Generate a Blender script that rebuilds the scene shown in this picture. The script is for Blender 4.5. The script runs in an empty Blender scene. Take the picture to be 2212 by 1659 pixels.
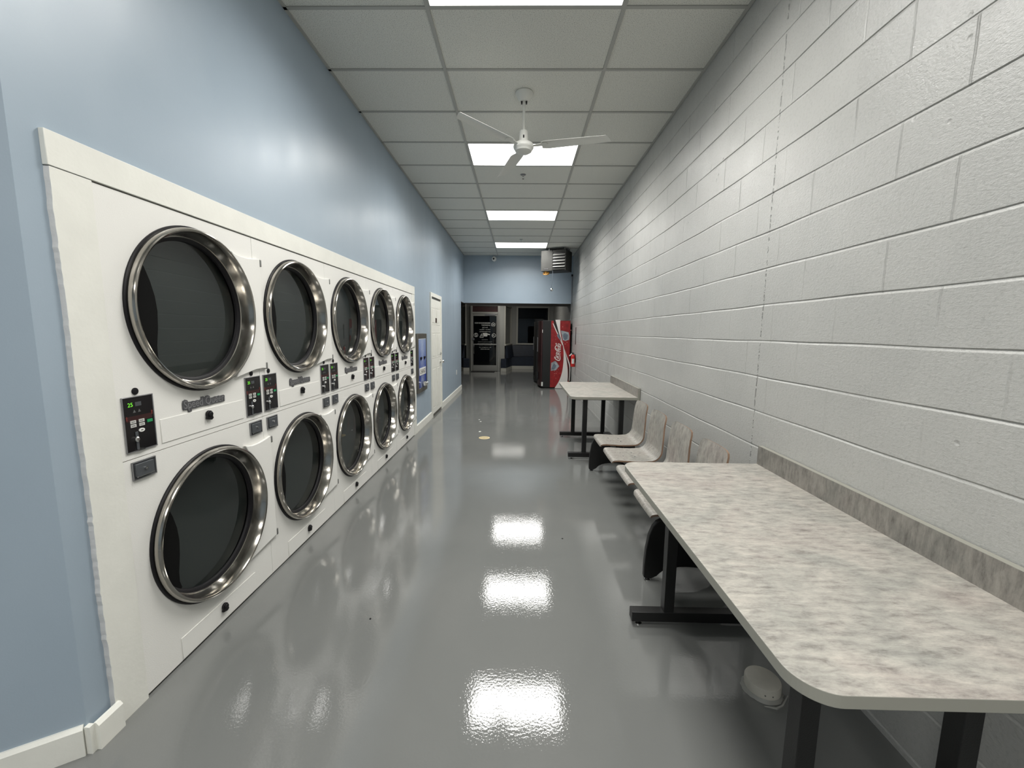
import bpy, math, random
from mathutils import Matrix, Vector
random.seed(7)
R = math.radians
SC = bpy.context.scene
COL = SC.collection

# ------------------------------------------------------------------ camera
CAM_H = 1.489
cd = bpy.data.cameras.new('camera')
cd.sensor_fit = 'HORIZONTAL'; cd.sensor_width = 36.0
cd.lens = 888.2265 / 2212 * 36.0
cd.clip_start = 0.02; cd.clip_end = 200
cam = bpy.data.objects.new('camera', cd); COL.objects.link(cam)
fw = Vector((-0.01699132, 0.99196577, -0.12536032))
rt = Vector((0.99977017, 0.01849509, 0.01084139))
up = Vector((-0.01307284, 0.1251473, 0.99205204))
cam.matrix_world = Matrix(((rt.x, up.x, -fw.x, 0), (rt.y, up.y, -fw.y, 0), (rt.z, up.z, -fw.z, CAM_H), (0, 0, 0, 1)))
SC.camera = cam

# ------------------------------------------------------------------ world, exposure
w = bpy.data.worlds.new('night'); SC.world = w; w.use_nodes = True
w.node_tree.nodes['Background'].inputs[0].default_value = (0.004, 0.004, 0.006, 1)
w.node_tree.nodes['Background'].inputs[1].default_value = 0.3
SC.view_settings.view_transform = 'Standard'; SC.view_settings.look = 'None'
SC.view_settings.gamma = 1.0; SC.view_settings.use_curve_mapping = False
SC.view_settings.exposure = 0.0
LAMP = 6.0            # glow of the lit ceiling diffusers
LAMP_W = 43.0         # power of the tubes behind each diffuser
LAMP_SPREAD = 156
ENTRY_LAMP = 1.5
try:
    SC.cycles.use_denoising = True
    SC.cycles.max_bounces = 10; SC.cycles.diffuse_bounces = 6; SC.cycles.glossy_bounces = 5
    SC.cycles.transparent_max_bounces = 10
    SC.cycles.sample_clamp_indirect = 6.0
    SC.cycles.caustics_reflective = False; SC.cycles.caustics_refractive = False
except Exception:
    pass

# ------------------------------------------------------------------ room numbers
XL, XR = -1.502, 1.388
CZ = 3.484
G0, GX = 2.8145, -0.5998       # ceiling grid origin
TILE = 0.6096
YH = 11.15                     # face of the header wall
XD = -1.490                    # dryer faces
UW = 0.853                     # dryer width
UY = 1.470                     # first dryer starts

# ------------------------------------------------------------------ material helpers
class NT:
    def __init__(s, name):
        s.m = bpy.data.materials.new(name); s.m.use_nodes = True
        s.t = s.m.node_tree; s.n = s.t.nodes; s.l = s.t.links
        s.p = s.n['Principled BSDF']; s.out = s.n['Material Output']
    def add(s, kind, **kw):
        n = s.n.new(kind)
        for k, v in kw.items(): setattr(n, k, v)
        return n
    def link(s, a, b): s.l.new(a, b)
    def coord(s, sock='Object'):
        return s.add('ShaderNodeTexCoord').outputs[sock]
    def mapping(s, src, scale=(1, 1, 1), loc=(0, 0, 0), rot=(0, 0, 0)):
        m = s.add('ShaderNodeMapping'); m.inputs['Scale'].default_value = scale
        m.inputs['Location'].default_value = loc; m.inputs['Rotation'].default_value = rot
        s.link(src, m.inputs['Vector']); return m.outputs[0]
    def noise(s, vec, scale=5, detail=3, rough=.5, dist=0):
        n = s.add('ShaderNodeTexNoise'); n.inputs['Scale'].default_value = scale
        n.inputs['Detail'].default_value = detail; n.inputs['Roughness'].default_value = rough
        n.inputs['Distortion'].default_value = dist
        s.link(vec, n.inputs['Vector']); return n.outputs['Fac']
    def ramp(s, fac, stops):
        r = s.add('ShaderNodeValToRGB'); e = r.color_ramp.elements
        while len(e) < len(stops): e.new(.5)
        for i, (p, c) in enumerate(stops):
            e[i].position = p; e[i].color = (*c, 1) if len(c) == 3 else c
        s.link(fac, r.inputs[0]); return r.outputs[0]
    def math(s, op, a, b=None, c=None):
        m = s.add('ShaderNodeMath', operation=op)
        for i, v in enumerate((a, b, c)):
            if v is None: continue
            if isinstance(v, (int, float)): m.inputs[i].default_value = v
            else: s.link(v, m.inputs[i])
        return m.outputs[0]
    def maprange(s, v, a, b, c, d):
        m = s.add('ShaderNodeMapRange'); s.link(v, m.inputs[0])
        for i, k in enumerate((a, b, c, d)): m.inputs[i + 1].default_value = k
        return m.outputs[0]
    def bump(s, h, strength=.3, dist=.01, normal=None):
        b = s.add('ShaderNodeBump'); b.inputs['Strength'].default_value = strength
        b.inputs['Distance'].default_value = dist; s.link(h, b.inputs['Height'])
        if normal is not None: s.link(normal, b.inputs['Normal'])
        return b.outputs[0]

def mat(name, col, rough=.5, metal=0, spec=.5, bump=None, vary=0, coat=0, emit=None, es=1):
    t = NT(name); p = t.p
    p.inputs['Base Color'].default_value = (*col, 1)
    p.inputs['Roughness'].default_value = rough; p.inputs['Metallic'].default_value = metal
    p.inputs['Specular IOR Level'].default_value = spec
    p.inputs['Coat Weight'].default_value = coat
    co = t.coord()
    if vary:
        f = t.noise(co, 9, 4)
        a = tuple(max(0, c * (1 - vary)) for c in col); b = tuple(min(1, c * (1 + vary)) for c in col)
        t.link(t.ramp(f, [(.3, a), (.7, b)]), p.inputs['Base Color'])
    if bump:
        t.link(t.bump(t.noise(co, bump[0], 3), bump[1], .002), p.inputs['Normal'])
    if emit:
        p.inputs['Emission Color'].default_value = (*emit, 1); p.inputs['Emission Strength'].default_value = es
    return t.m

def m_floor():
    t = NT('grey_epoxy'); p = t.p; co = t.coord()
    big = t.noise(t.mapping(co, (1, 1, 1)), .9, 4, .55, .4)
    t.link(t.ramp(big, [(.3, (.150, .155, .150)), (.55, (.168, .172, .166)), (.75, (.186, .187, .180))]), p.inputs['Base Color'])
    r = t.noise(co, 2.2, 4, .6, .8)
    t.link(t.maprange(r, .3, .75, .022, .060), p.inputs['Roughness'])
    p.inputs['Specular IOR Level'].default_value = .55
    f1 = t.noise(co, 95, 2, .5)
    f2 = t.noise(co, 16, 3, .55, .5)
    f3 = t.noise(t.mapping(co, (1, 2.2, 1)), 2.6, 2, .5, .6)
    n = t.bump(f1, .26, .0010)
    n = t.bump(f2, .035, .0030, n)
    n = t.bump(f3, .035, .010, n)
    t.link(n, p.inputs['Normal'])
    return t.m

def m_ceiling():
    t = NT('mineral_fibre_tile'); p = t.p; co = t.coord()
    f = t.noise(co, 190, 2, .6)
    t.link(t.ramp(f, [(.33, (.30, .30, .28)), (.43, (.68, .68, .635)), (.7, (.75, .75, .70))]), p.inputs['Base Color'])
    p.inputs['Roughness'].default_value = .95; p.inputs['Specular IOR Level'].default_value = .1
    t.link(t.bump(f, .35, .002), p.inputs['Normal'])
    return t.m

def m_blue():
    t = NT('blue_eggshell_paint'); p = t.p; co = t.coord()
    f = t.noise(co, 3, 4)
    t.link(t.ramp(f, [(.3, (.315, .385, .455)), (.7, (.333, .403, .473))]), p.inputs['Base Color'])
    r = t.noise(t.mapping(co, (1, 2.5, .6)), 2.2, 3, .5)
    t.link(t.maprange(r, .3, .7, .33, .40), p.inputs['Roughness'])
    p.inputs['Specular IOR Level'].default_value = .5
    n = t.bump(t.noise(co, 190, 3), .14, .0012)
    t.link(t.bump(t.noise(co, 2.2, 1), .06, .01, n), p.inputs['Normal'])
    return t.m

def m_block():
    """painted concrete block: the bed joints are modelled, head joints and pitting are bumps"""
    t = NT('painted_concrete_block'); p = t.p; co = t.coord()
    sep = t.add('ShaderNodeSeparateXYZ'); t.link(co, sep.inputs[0])
    y, z = sep.outputs[1], sep.outputs[2]
    course = t.math('FLOOR', t.math('DIVIDE', t.math('ADD', z, .1741), .2032))
    par = t.math('MODULO', t.math('ADD', course, 20), 2)
    wob = t.math('MULTIPLY', t.math('SUBTRACT', t.noise(co, 14, 2), .5), .010)
    yy = t.math('ADD', t.math('ADD', y, wob), t.math('MULTIPLY', par, .2263))
    fr = t.math('FRACT', t.math('DIVIDE', t.math('ADD', yy, 20 - 1.947 + .2263 * 2 - .0), .4526))
    d = t.math('MULTIPLY', t.math('ABSOLUTE', t.math('SUBTRACT', t.math('FRACT', t.math('ADD', fr, .5)), .5)), .4526)
    head = t.maprange(d, .001, .0055, 1, 0)
    patch = t.maprange(t.noise(co, 2.3, 2), .42, .58, 0, 1)
    hi = t.maprange(z, .9, 2.2, .12, 1)
    head = t.math('MULTIPLY', t.math('MULTIPLY', head, patch), hi)
    # control joint
    cj = t.math('ABSOLUTE', t.math('SUBTRACT', t.math('ADD', y, t.math('MULTIPLY', wob, .8)), 2.41))
    cjm = t.math('MULTIPLY', t.maprange(cj, .001, .007, 1, 0), t.maprange(t.noise(co, 60, 2), .45, .6, 0, 1))
    pits = t.add('ShaderNodeTexVoronoi'); pits.inputs['Scale'].default_value = 9; t.link(co, pits.inputs['Vector'])
    pit = t.math('MULTIPLY', t.maprange(pits.outputs['Distance'], .02, .09, 1, 0), t.maprange(t.noise(co, 1.7, 1), .55, .62, 0, 1))
    fine = t.noise(t.mapping(co, (1, 1, 1.6)), 72, 4, .7)
    mid = t.noise(t.mapping(co, (1, .5, 1)), 28, 4, .6)
    h = t.math('SUBTRACT', 0, t.math('ADD', t.math('ADD', head, t.math('MULTIPLY', cjm, 1.6)), t.math('MULTIPLY', pit, .9)))
    n = t.bump(h, .85, .004)
    n = t.bump(mid, .10, .003, n)
    n = t.bump(fine, .75, .0026, n)
    t.link(n, p.inputs['Normal'])
    c = t.noise(co, 2.1, 5, .6, .5)
    spk = t.noise(co, 75, 3, .7)
    base = t.ramp(c, [(.3, (.415, .415, .398)), (.7, (.455, .453, .433))])
    mx = t.add('ShaderNodeMix', data_type='RGBA'); mx.blend_type = 'MULTIPLY'; mx.inputs[0].default_value = .55
    t.link(base, mx.inputs['A']); t.link(t.ramp(spk, [(.3, (.78, .78, .77)), (.5, (1, 1, 1))]), mx.inputs['B'])
    mx2 = t.add('ShaderNodeMix', data_type='RGBA'); mx2.inputs['B'].default_value = (.10, .10, .095, 1)
    t.link(mx.outputs['Result'], mx2.inputs['A']); t.link(t.math('MULTIPLY', t.math('MAXIMUM', cjm, t.math('MULTIPLY', head, .25)), .6), mx2.inputs[0])
    t.link(mx2.outputs['Result'], p.inputs['Base Color'])
    g = t.noise(t.mapping(co, (1, 1.6, .8)), 5, 5, .7, .3)
    t.link(t.maprange(g, .40, .62, .40, .28), p.inputs['Roughness'])
    p.inputs['Specular IOR Level'].default_value = .55
    return t.m

def m_laminate(name, stretch, tone=1.0):
    t = NT(name); p = t.p; co = t.coord()
    v = t.mapping(co, stretch)
    a = t.noise(v, 15, 9, .76, .22)
    b = t.noise(co, 3.4, 4, .6, .6)
    c1 = t.ramp(a, [(.33, (.23 * tone, .21 * tone, .19 * tone)), (.44, (.37 * tone, .35 * tone, .32 * tone)), (.53, (.455 * tone, .43 * tone, .39 * tone)), (.68, (.58 * tone, .548 * tone, .49 * tone))])
    mx = t.add('ShaderNodeMix', data_type='RGBA'); mx.blend_type = 'MULTIPLY'; mx.inputs[0].default_value = .8
    t.link(c1, mx.inputs['A'])
    t.link(t.ramp(b, [(.34, (.76, .79, .79)), (.5, (1, 1, .99)), (.68, (.86, .81, .81))]), mx.inputs['B'])
    t.link(mx.outputs['Result'], p.inputs['Base Color'])
    p.inputs['Roughness'].default_value = .42; p.inputs['Specular IOR Level'].default_value = .4
    t.link(t.bump(a, .12, .001), p.inputs['Normal'])
    return t.m

def m_steel(name, col=(.62, .60, .56), rough=.2):
    t = NT(name); p = t.p; co = t.coord()
    p.inputs['Base Color'].default_value = (*col, 1); p.inputs['Metallic'].default_value = 1
    n = t.noise(co, 9, 3, .6)
    t.link(t.maprange(n, .3, .7, rough * .75, rough * 1.3), p.inputs['Roughness'])
    t.link(t.bump(t.noise(co, 22, 2), .10, .004), p.inputs['Normal'])
    return t.m

def m_glass(name, tint, rough=.01, F0=.05):
    t = NT(name); t.n.remove(t.p)
    tr = t.add('ShaderNodeBsdfTransparent'); tr.inputs[0].default_value = (*tint, 1)
    gl = t.add('ShaderNodeBsdfGlossy'); gl.inputs['Roughness'].default_value = rough; gl.inputs[0].default_value = (1, 1, 1, 1)
    ge = t.add('ShaderNodeNewGeometry'); dt = t.add('ShaderNodeVectorMath', operation='DOT_PRODUCT')
    t.link(ge.outputs['Incoming'], dt.inputs[0]); t.link(ge.outputs['Normal'], dt.inputs[1])
    c5 = t.math('POWER', t.math('SUBTRACT', 1.0, t.math('ABSOLUTE', dt.outputs['Value'])), 5.0)
    fr = t.math('ADD', t.math('MULTIPLY', c5, .93), F0)
    mx = t.add('ShaderNodeMixShader'); t.link(fr, mx.inputs[0]); t.link(tr.outputs[0], mx.inputs[1]); t.link(gl.outputs[0], mx.inputs[2])
    last = mx.outputs[0]
    t.link(last, t.out.inputs[0]); return t.m

def m_drum():
    t = NT('perforated_drum_steel'); p = t.p; co = t.coord()
    v = t.add('ShaderNodeTexVoronoi'); v.inputs['Scale'].default_value = 85; v.inputs['Randomness'].default_value = .1
    t.link(co, v.inputs['Vector'])
    t.link(t.ramp(v.outputs['Distance'], [(.28, (.02, .02, .02)), (.36, (.30, .31, .30))]), p.inputs['Base Color'])
    p.inputs['Metallic'].default_value = .35; p.inputs['Roughness'].default_value = .5
    return t.m

def m_change():
    t = NT('blue_smoke_print'); p = t.p; co = t.coord()
    sep = t.add('ShaderNodeSeparateXYZ'); t.link(co, sep.inputs[0])
    base = t.ramp(t.maprange(sep.outputs[2], .0, .78, 0, 1), [(0, (.02, .04, .20)), (.35, (.03, .06, .30)), (1, (.25, .33, .55))])
    a = t.noise(t.mapping(co, (1, 7, 2)), 2.4, 5, .6, 2.5)
    mid = t.maprange(t.math('ABSOLUTE', sep.outputs[1]), .02, .17, 1, 0)
    f = t.math('MULTIPLY', t.maprange(a, .42, .68, 0, .9), mid)
    mx = t.add('ShaderNodeMix', data_type='RGBA'); mx.inputs['B'].default_value = (.62, .70, .82, 1)
    t.link(base, mx.inputs['A']); t.link(f, mx.inputs[0]); t.link(mx.outputs['Result'], p.inputs['Base Color'])
    p.inputs['Roughness'].default_value = .3
    return t.m

M = {}
M['floor'] = m_floor(); M['ceil'] = m_ceiling(); M['blue'] = m_blue(); M['block'] = m_block()
M['grid'] = mat('ceiling_grid_paint', (.40, .40, .375), .5)
M['trim'] = mat('off_white_trim_paint', (.76, .755, .70), .42, bump=(60, .25), vary=.03)
M['trimrough'] = mat('rough_cut_edge', (.62, .62, .62), .8, bump=(40, .9))
M['enamel'] = mat('white_enamel', (.78, .77, .735), .36, bump=(240, .25), spec=.4)
M['steel'] = m_steel('brushed_stainless', (.40, .38, .345), .16)
M['chrome'] = mat('polished_chrome', (.75, .75, .74), .12, metal=1)
M['rubber'] = mat('black_rubber', (.005, .0045, .006), .5, spec=.3)
M['black'] = mat('black_powder_coat', (.010, .010, .010), .42, spec=.4, bump=(260, .2))
M['blackpanel'] = mat('black_gloss_panel', (.008, .007, .008), .16)
M['darkcrescent'] = mat('matt_black_crescent', (.006, .006, .006), .8, spec=.08)
M['drum'] = m_drum()
M['darkglass'] = m_glass('dark_door_glass', (.30, .33, .33))
M['shopglass'] = m_glass('shop_window_glass', (.30, .32, .32), F0=.03)
M['bezel'] = mat('satin_grey_bezel', (.30, .30, .31), .35, metal=.7)
M['greybox'] = mat('grey_painted_steel', (.085, .092, .10), .4, metal=.3)
M['clip'] = mat('dull_zinc', (.22, .22, .21), .5, metal=.5)
M['logo'] = mat('dark_grey_badge', (.075, .075, .08), .35)
M['logo2'] = mat('mid_grey_badge', (.19, .19, .195), .3)
M['green'] = mat('green_button', (.02, .28, .10), .4)
M['ivory'] = mat('ivory_button', (.55, .55, .52), .4)
M['white'] = mat('white_plastic', (.78, .78, .75), .35)
M['dimtext'] = mat('dim_print', (.10, .10, .10), .5)
M['redprint'] = mat('dull_red_print', (.028, .004, .004), .5)
M['redarrow'] = mat('red_arrow_print', (.14, .022, .018), .5)
M['led'] = mat('green_led', (.05, .3, .02), .4, emit=(.25, 1, .05), es=.8)
M['lam'] = m_laminate('grey_marbled_laminate', (1.0, 3.0, 1.6), .86)
M['lamseat'] = m_laminate('grey_marbled_seat_laminate', (2.2, 2.6, .9), .70)
M['lambs'] = m_laminate('grey_marbled_upstand_laminate', (1.5, 3.4, .9), .52)
M['edge'] = mat('greige_edge_band', (.30, .295, .255), .45)
M['ply'] = mat('plywood_edge', (.24, .155, .105), .5, vary=.25)
M['fan'] = mat('white_fan_enamel', (.74, .74, .70), .3)
M['diff'] = mat('lit_diffuser', (.8, .8, .78), .5, emit=(1.0, .985, .945), es=LAMP)
M['diffe'] = mat('lit_entry_diffuser', (.8, .8, .78), .5, emit=(1.0, .97, .90), es=ENTRY_LAMP)
M['heater'] = mat('heater_grey_enamel', (.040, .040, .037), .6, vary=.1, spec=.25)
M['heaterdark'] = mat('heater_dark', (.012, .011, .011), .5)
M['louvre'] = mat('bright_louvre', (.55, .55, .52), .5)
M['amber'] = mat('amber_plastic', (.62, .30, .04), .4)
M['alu'] = mat('brushed_aluminium', (.42, .41, .38), .35, metal=.6)
M['frame'] = mat('cream_window_frame', (.50, .49, .44), .45)
M['grey'] = mat('warm_grey_wall_paint', (.36, .36, .34), .6)
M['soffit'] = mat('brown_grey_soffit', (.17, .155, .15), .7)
M['navy'] = mat('navy_vinyl', (.013, .019, .036), .45, vary=.2)
M['base'] = mat('cream_base_board', (.56, .55, .50), .4)
M['mat'] = mat('black_door_mat', (.012, .012, .012), .9, bump=(300, .8))
M['vmblack'] = mat('vending_black', (.005, .005, .005), .45, bump=(200, .2))
M['vmred'] = mat('vending_red', (.24, .009, .011), .4, vary=.35)
M['vmdark'] = mat('vending_dark_red', (.022, .003, .004), .35)
M['vmwhite'] = mat('vending_white', (.70, .67, .64), .4)
M['ice'] = mat('ice_print', (.30, .33, .35), .4, vary=.35)
M['ice2'] = mat('ice_print_shade', (.13, .16, .20), .4, vary=.35)
M['extred'] = mat('extinguisher_red', (.45, .015, .012), .25)
M['brass'] = mat('brass_ring', (.75, .62, .36), .35, metal=.3)
M['tan'] = mat('tan_cap', (.50, .40, .22), .5)
M['pvc'] = mat('aged_pvc', (.52, .50, .44), .35, vary=.12)
M['caulk'] = mat('grey_caulk', (.26, .26, .24), .6, bump=(60, .8))
M['change'] = m_change()
M['cmframe'] = mat('change_machine_frame', (.12, .115, .10), .4, metal=.4)
M['signred'] = mat('dark_red_sign', (.024, .002, .002), .6, vary=.5)
M['decal'] = mat('white_window_decal', (.55, .56, .54), .6)
M['sticker'] = mat('paper_notice', (.62, .63, .60), .7)
M['cable'] = mat('blue_grey_cable', (.08, .10, .12), .5)

# ------------------------------------------------------------------ mesh builder
class MB:
    def __init__(s): s.v = []; s.f = []; s.mi = []
    def face(s, pts, mi=0):
        i = len(s.v); s.v += [tuple(p) for p in pts]; s.f.append(tuple(range(i, i + len(pts)))); s.mi.append(mi)
    def box(s, x0, x1, y0, y1, z0, z1, mi=0):
        i = len(s.v)
        s.v += [(x0, y0, z0), (x1, y0, z0), (x1, y1, z0), (x0, y1, z0), (x0, y0, z1), (x1, y0, z1), (x1, y1, z1), (x0, y1, z1)]
        for q in ((0, 3, 2, 1), (4, 5, 6, 7), (0, 1, 5, 4), (1, 2, 6, 5), (2, 3, 7, 6), (3, 0, 4, 7)):
            s.f.append(tuple(i + k for k in q)); s.mi.append(mi)
    def prism(s, pts, off, mi=0, side=None):
        """closed outline of 3-D points pushed by off"""
        n = len(pts); i = len(s.v); off = Vector(off)
        s.v += [tuple(p) for p in pts] + [tuple(Vector(p) + off) for p in pts]
        s.f.append(tuple(range(i, i + n))[::-1]); s.mi.append(mi)
        s.f.append(tuple(range(i + n, i + 2 * n))); s.mi.append(mi)
        for k in range(n):
            j = (k + 1) % n
            s.f.append((i + k, i + j, i + n + j, i + n + k)); s.mi.append(mi if side is None else side)
    def lathe(s, prof, o=(0, 0, 0), axis='z', n=48, mi=0, close=False):
        """prof: (radius, height) pairs"""
        i = len(s.v); m = len(prof)
        for r, h in prof:
            for k in range(n):
                a = 2 * math.pi * k / n; c, d = r * math.cos(a), r * math.sin(a)
                p = {'z': (c, d, h), 'x': (h, c, d), 'y': (d, h, c)}[axis]
                s.v.append((p[0] + o[0], p[1] + o[1], p[2] + o[2]))
        rng = m if close else m - 1
        for a in range(rng):
            b = (a + 1) % m
            for k in range(n):
                j = (k + 1) % n
                s.f.append((i + a * n + k, i + a * n + j, i + b * n + j, i + b * n + k)); s.mi.append(mi)
        if not close:
            if prof[0][0] > 1e-6: s.f.append(tuple(i + k for k in range(n))[::-1]); s.mi.append(mi)
            if prof[-1][0] > 1e-6: s.f.append(tuple(i + (m - 1) * n + k for k in range(n))); s.mi.append(mi)
    def tube(s, pts, r, n=10, mi=0):
        pts = [Vector(p) for p in pts]; i = len(s.v)
        for a, p in enumerate(pts):
            t = (pts[min(a + 1, len(pts) - 1)] - pts[max(a - 1, 0)]).normalized()
            u = t.cross(Vector((0, 0, 1)))
            if u.length < 1e-3: u = t.cross(Vector((1, 0, 0)))
            u.normalize(); v = t.cross(u)
            rr = r[a] if isinstance(r, (list, tuple)) else r
            for k in range(n):
                q = 2 * math.pi * k / n
                s.v.append(tuple(p + u * (rr * math.cos(q)) + v * (rr * math.sin(q))))
        for a in range(len(pts) - 1):
            for k in range(n):
                j = (k + 1) % n
                s.f.append((i + a * n + k, i + a * n + j, i + (a + 1) * n + j, i + (a + 1) * n + k)); s.mi.append(mi)
        s.f.append(tuple(i + k for k in range(n))[::-1]); s.mi.append(mi)
        s.f.append(tuple(i + (len(pts) - 1) * n + k for k in range(n))); s.mi.append(mi)
    def xform(s, mtx, start=0):
        for k in range(start, len(s.v)): s.v[k] = tuple(mtx @ Vector(s.v[k]))
    def build(s, name, mats, parent=None, smooth=True, bevel=0, loc=None):
        me = bpy.data.meshes.new(name); me.from_pydata(s.v, [], s.f)
        if not isinstance(mats, (list, tuple)): mats = [mats]
        for m in mats: me.materials.append(M[m] if isinstance(m, str) else m)
        for p, k in zip(me.polygons, s.mi): p.material_index = k
        import bmesh
        bm = bmesh.new(); bm.from_mesh(me)
        bmesh.ops.remove_doubles(bm, verts=bm.verts, dist=1e-6)
        bmesh.ops.dissolve_degenerate(bm, edges=bm.edges, dist=1e-7)
        bmesh.ops.recalc_face_normals(bm, faces=bm.faces)
        bm.to_mesh(me); bm.free()
        if smooth:
            for p in me.polygons: p.use_smooth = True
            me.set_sharp_from_angle(angle=R(32))
        o = bpy.data.objects.new(name, me); COL.objects.link(o)
        if parent: o.parent = parent
        if loc: o.location = loc
        if bevel:
            b = o.modifiers.new('edge', 'BEVEL'); b.width = bevel; b.segments = 2; b.limit_method = 'ANGLE'; b.angle_limit = R(40)
            b.harden_normals = False
        return o

def thing(name, label, cat, loc=(0, 0, 0), rz=0, group=None):
    o = bpy.data.objects.new(name, None); COL.objects.link(o)
    o.empty_display_size = .1
    o.location = loc; o.rotation_euler = (0, 0, rz)
    return tag(o, label, cat, group)
def tag(o, label, cat, group=None):
    o['label'] = label; o['category'] = cat
    if group: o['group'] = group
    return o
def struct(o, label=None):
    o['kind'] = 'structure'
    if label: o['label'] = label
    return o
def copy_tree(root, loc, label):
    def cp(o, par):
        c = o.copy(); COL.objects.link(c); c.parent = par
        for ch in [k for k in allobj if k.parent == o]: cp(ch, c)
        return c
    allobj = list(bpy.data.objects)
    r = cp(root, None); r.location = loc; r['label'] = label
    return r

def text_mesh(name, body, width, mtx, m, parent=None, extrude=.0006, offset=0.0, height=None, shear=0.0, spacing=1.0):
    """lettering: body scaled to width (and height), centred, placed by matrix (x reading, y up, z out)"""
    cu = bpy.data.curves.new(name, 'FONT'); cu.body = body; cu.align_x = 'CENTER'; cu.align_y = 'CENTER'
    cu.extrude = .01; cu.offset = offset; cu.shear = shear; cu.space_character = spacing; cu.resolution_u = 4
    ob = bpy.data.objects.new(name, cu); COL.objects.link(ob)
    dg = bpy.context.evaluated_depsgraph_get(); dg.update()
    me = bpy.data.meshes.new_from_object(ob.evaluated_get(dg))
    bpy.data.objects.remove(ob); bpy.data.curves.remove(cu)
    xs = [v.co.x for v in me.vertices]; ys = [v.co.y for v in me.vertices]
    if not xs: return None
    cx, cy = (min(xs) + max(xs)) / 2, (min(ys) + max(ys)) / 2
    sx = width / (max(xs) - min(xs)); sy = sx if height is None else height / (max(ys) - min(ys))
    for v in me.vertices:
        v.co = mtx @ Vector(((v.co.x - cx) * sx, (v.co.y - cy) * sy, (v.co.z + .01) / .02 * extrude))
    me.materials.clear(); me.materials.append(M[m])
    o = bpy.data.objects.new(name, me); COL.objects.link(o)
    if parent: o.parent = parent
    return o
def basis(x, y, z, o): return Matrix(((x[0], y[0], z[0], o[0]), (x[1], y[1], z[1], o[1]), (x[2], y[2], z[2], o[2]), (0, 0, 0, 1)))

# ------------------------------------------------------------------ floor, ceiling, walls
b = MB(); b.box(-6, 2.2, -5, 19, -.12, 0); struct(b.build('floor', 'floor', smooth=False))

b = MB(); b.box(-4.6, XR + .15, -5, YH + .2, CZ, CZ + .1, 0)
T = .012
ys = [G0 + TILE * k for k in range(-12, 14)]
for y in ys: b.box(-4.6, XR - .022, y - T, y + T, CZ - .006, CZ + .001, 1)
for x in (GX - 1.219, GX, GX + 1.219): b.box(x - T, x + T, -5, YH if x > XL else .2, CZ - .007, CZ + .001, 1)
b.box(XL, XL + .022, 1.25, YH, CZ - .006, CZ + .001, 1); b.box(XR - .022, XR, -5, YH, CZ - .006, CZ + .001, 1)
struct(b.build('ceiling', ['ceil', 'grid'], smooth=False))

# block wall on the right with concave bed joints
def block_wall():
    b = MB(); prof = []
    z = -.05; js = [-.1741 + .2032 * k for k in range(1, 19)]
    prof.append((XR, -.05))
    for j in js:
        if j < .01 or j > CZ: continue
        prof += [(XR, j - .0085), (XR + .0006, j - .0065), (XR + .0030, j - .0020), (XR + .0042, j + .0020), (XR + .0036, j + .0042), (XR + .0008, j + .0052), (XR, j + .0062)]
    prof.append((XR, CZ + .05))
    n = 230; y0, y1 = -5.0, 17.35
    rows = []
    rnd = random.Random(3)
    ph = [rnd.uniform(0, 6) for _ in range(40)]
    for a in range(n + 1):
        y = y0 + (y1 - y0) * a / n; row = []
        for k, (x, z) in enumerate(prof):
            jz = round((z + .1741) / .2032); inside = abs(z + .1741 - jz * .2032) < .009
            dz = .0016 * math.sin(y * 3.1 + ph[jz % 40]) + .0012 * math.sin(y * 9.7 + ph[(jz * 7) % 40]) if inside else 0
            dx = (x - XR) * (.25 * math.sin(y * 6.3 + ph[(jz * 3) % 40])) if inside else 0
            row.append((x + dx, y, z + dz))
        rows.append(row)
    i0 = len(b.v); m = len(prof)
    for r in rows: b.v += r
    for a in range(n):
        for k in range(m - 1):
            b.f.append((i0 + a * m + k, i0 + (a + 1) * m + k, i0 + (a + 1) * m + k + 1, i0 + a * m + k + 1)); b.mi.append(0)
    # back of the wall
    b.face([(XR + .16, y0, -.05), (XR + .16, y1, -.05), (XR + .16, y1, CZ + .05), (XR + .16, y0, CZ + .05)])
    me_o = b.build('wall_right', 'block', smooth=False)
    return struct(me_o)
block_wall()

# blue wall on the left with the opening for the dryers, the door and the entry
DY1 = UY + 5 * UW
b = MB(); XW = XL - .12
b.box(XW, XL, 1.255, UY, 0, CZ); b.box(XW, XL, UY, DY1, 2.0, CZ); b.box(XW, XL, DY1, 10.6, 0, CZ); b.box(XW, XL, 10.6, YH + .1, 2.25, CZ)
struct(b.build('wall_left', 'blue', smooth=False))
dv = Vector((-math.cos(R(32)), -math.sin(R(32)), 0)); nv = Vector((dv.y, -dv.x, 0))
p0 = Vector((XL, 1.255, 0)); p1 = p0 + dv * 3.2
if nv.dot(Vector((0, -1, 0))) > 0: nv = -nv
b = MB(); b.prism([p0, p1, p1 + nv * .12, p0 + nv * .12], (0, 0, CZ)); struct(b.build('wall_diagonal', 'blue', smooth=False))
b = MB(); b.box(p1.x - .12, p1.x, -5, p1.y, 0, CZ); struct(b.build('wall_rear_left', 'blue', smooth=False))
b = MB(); b.box(p1.x, XR, -4.6, -4.5, 0, CZ); struct(b.build('wall_rear', 'blue', smooth=False))
# header wall over the entry
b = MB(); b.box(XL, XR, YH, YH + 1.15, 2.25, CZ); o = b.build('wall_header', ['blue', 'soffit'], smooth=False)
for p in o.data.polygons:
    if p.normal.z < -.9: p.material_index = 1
struct(o)
b = MB(); b.box(XL - .13, XL + .003, 10.597, YH, 2.245, 2.25); struct(b.build('trim_5', 'soffit', smooth=False))

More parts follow.
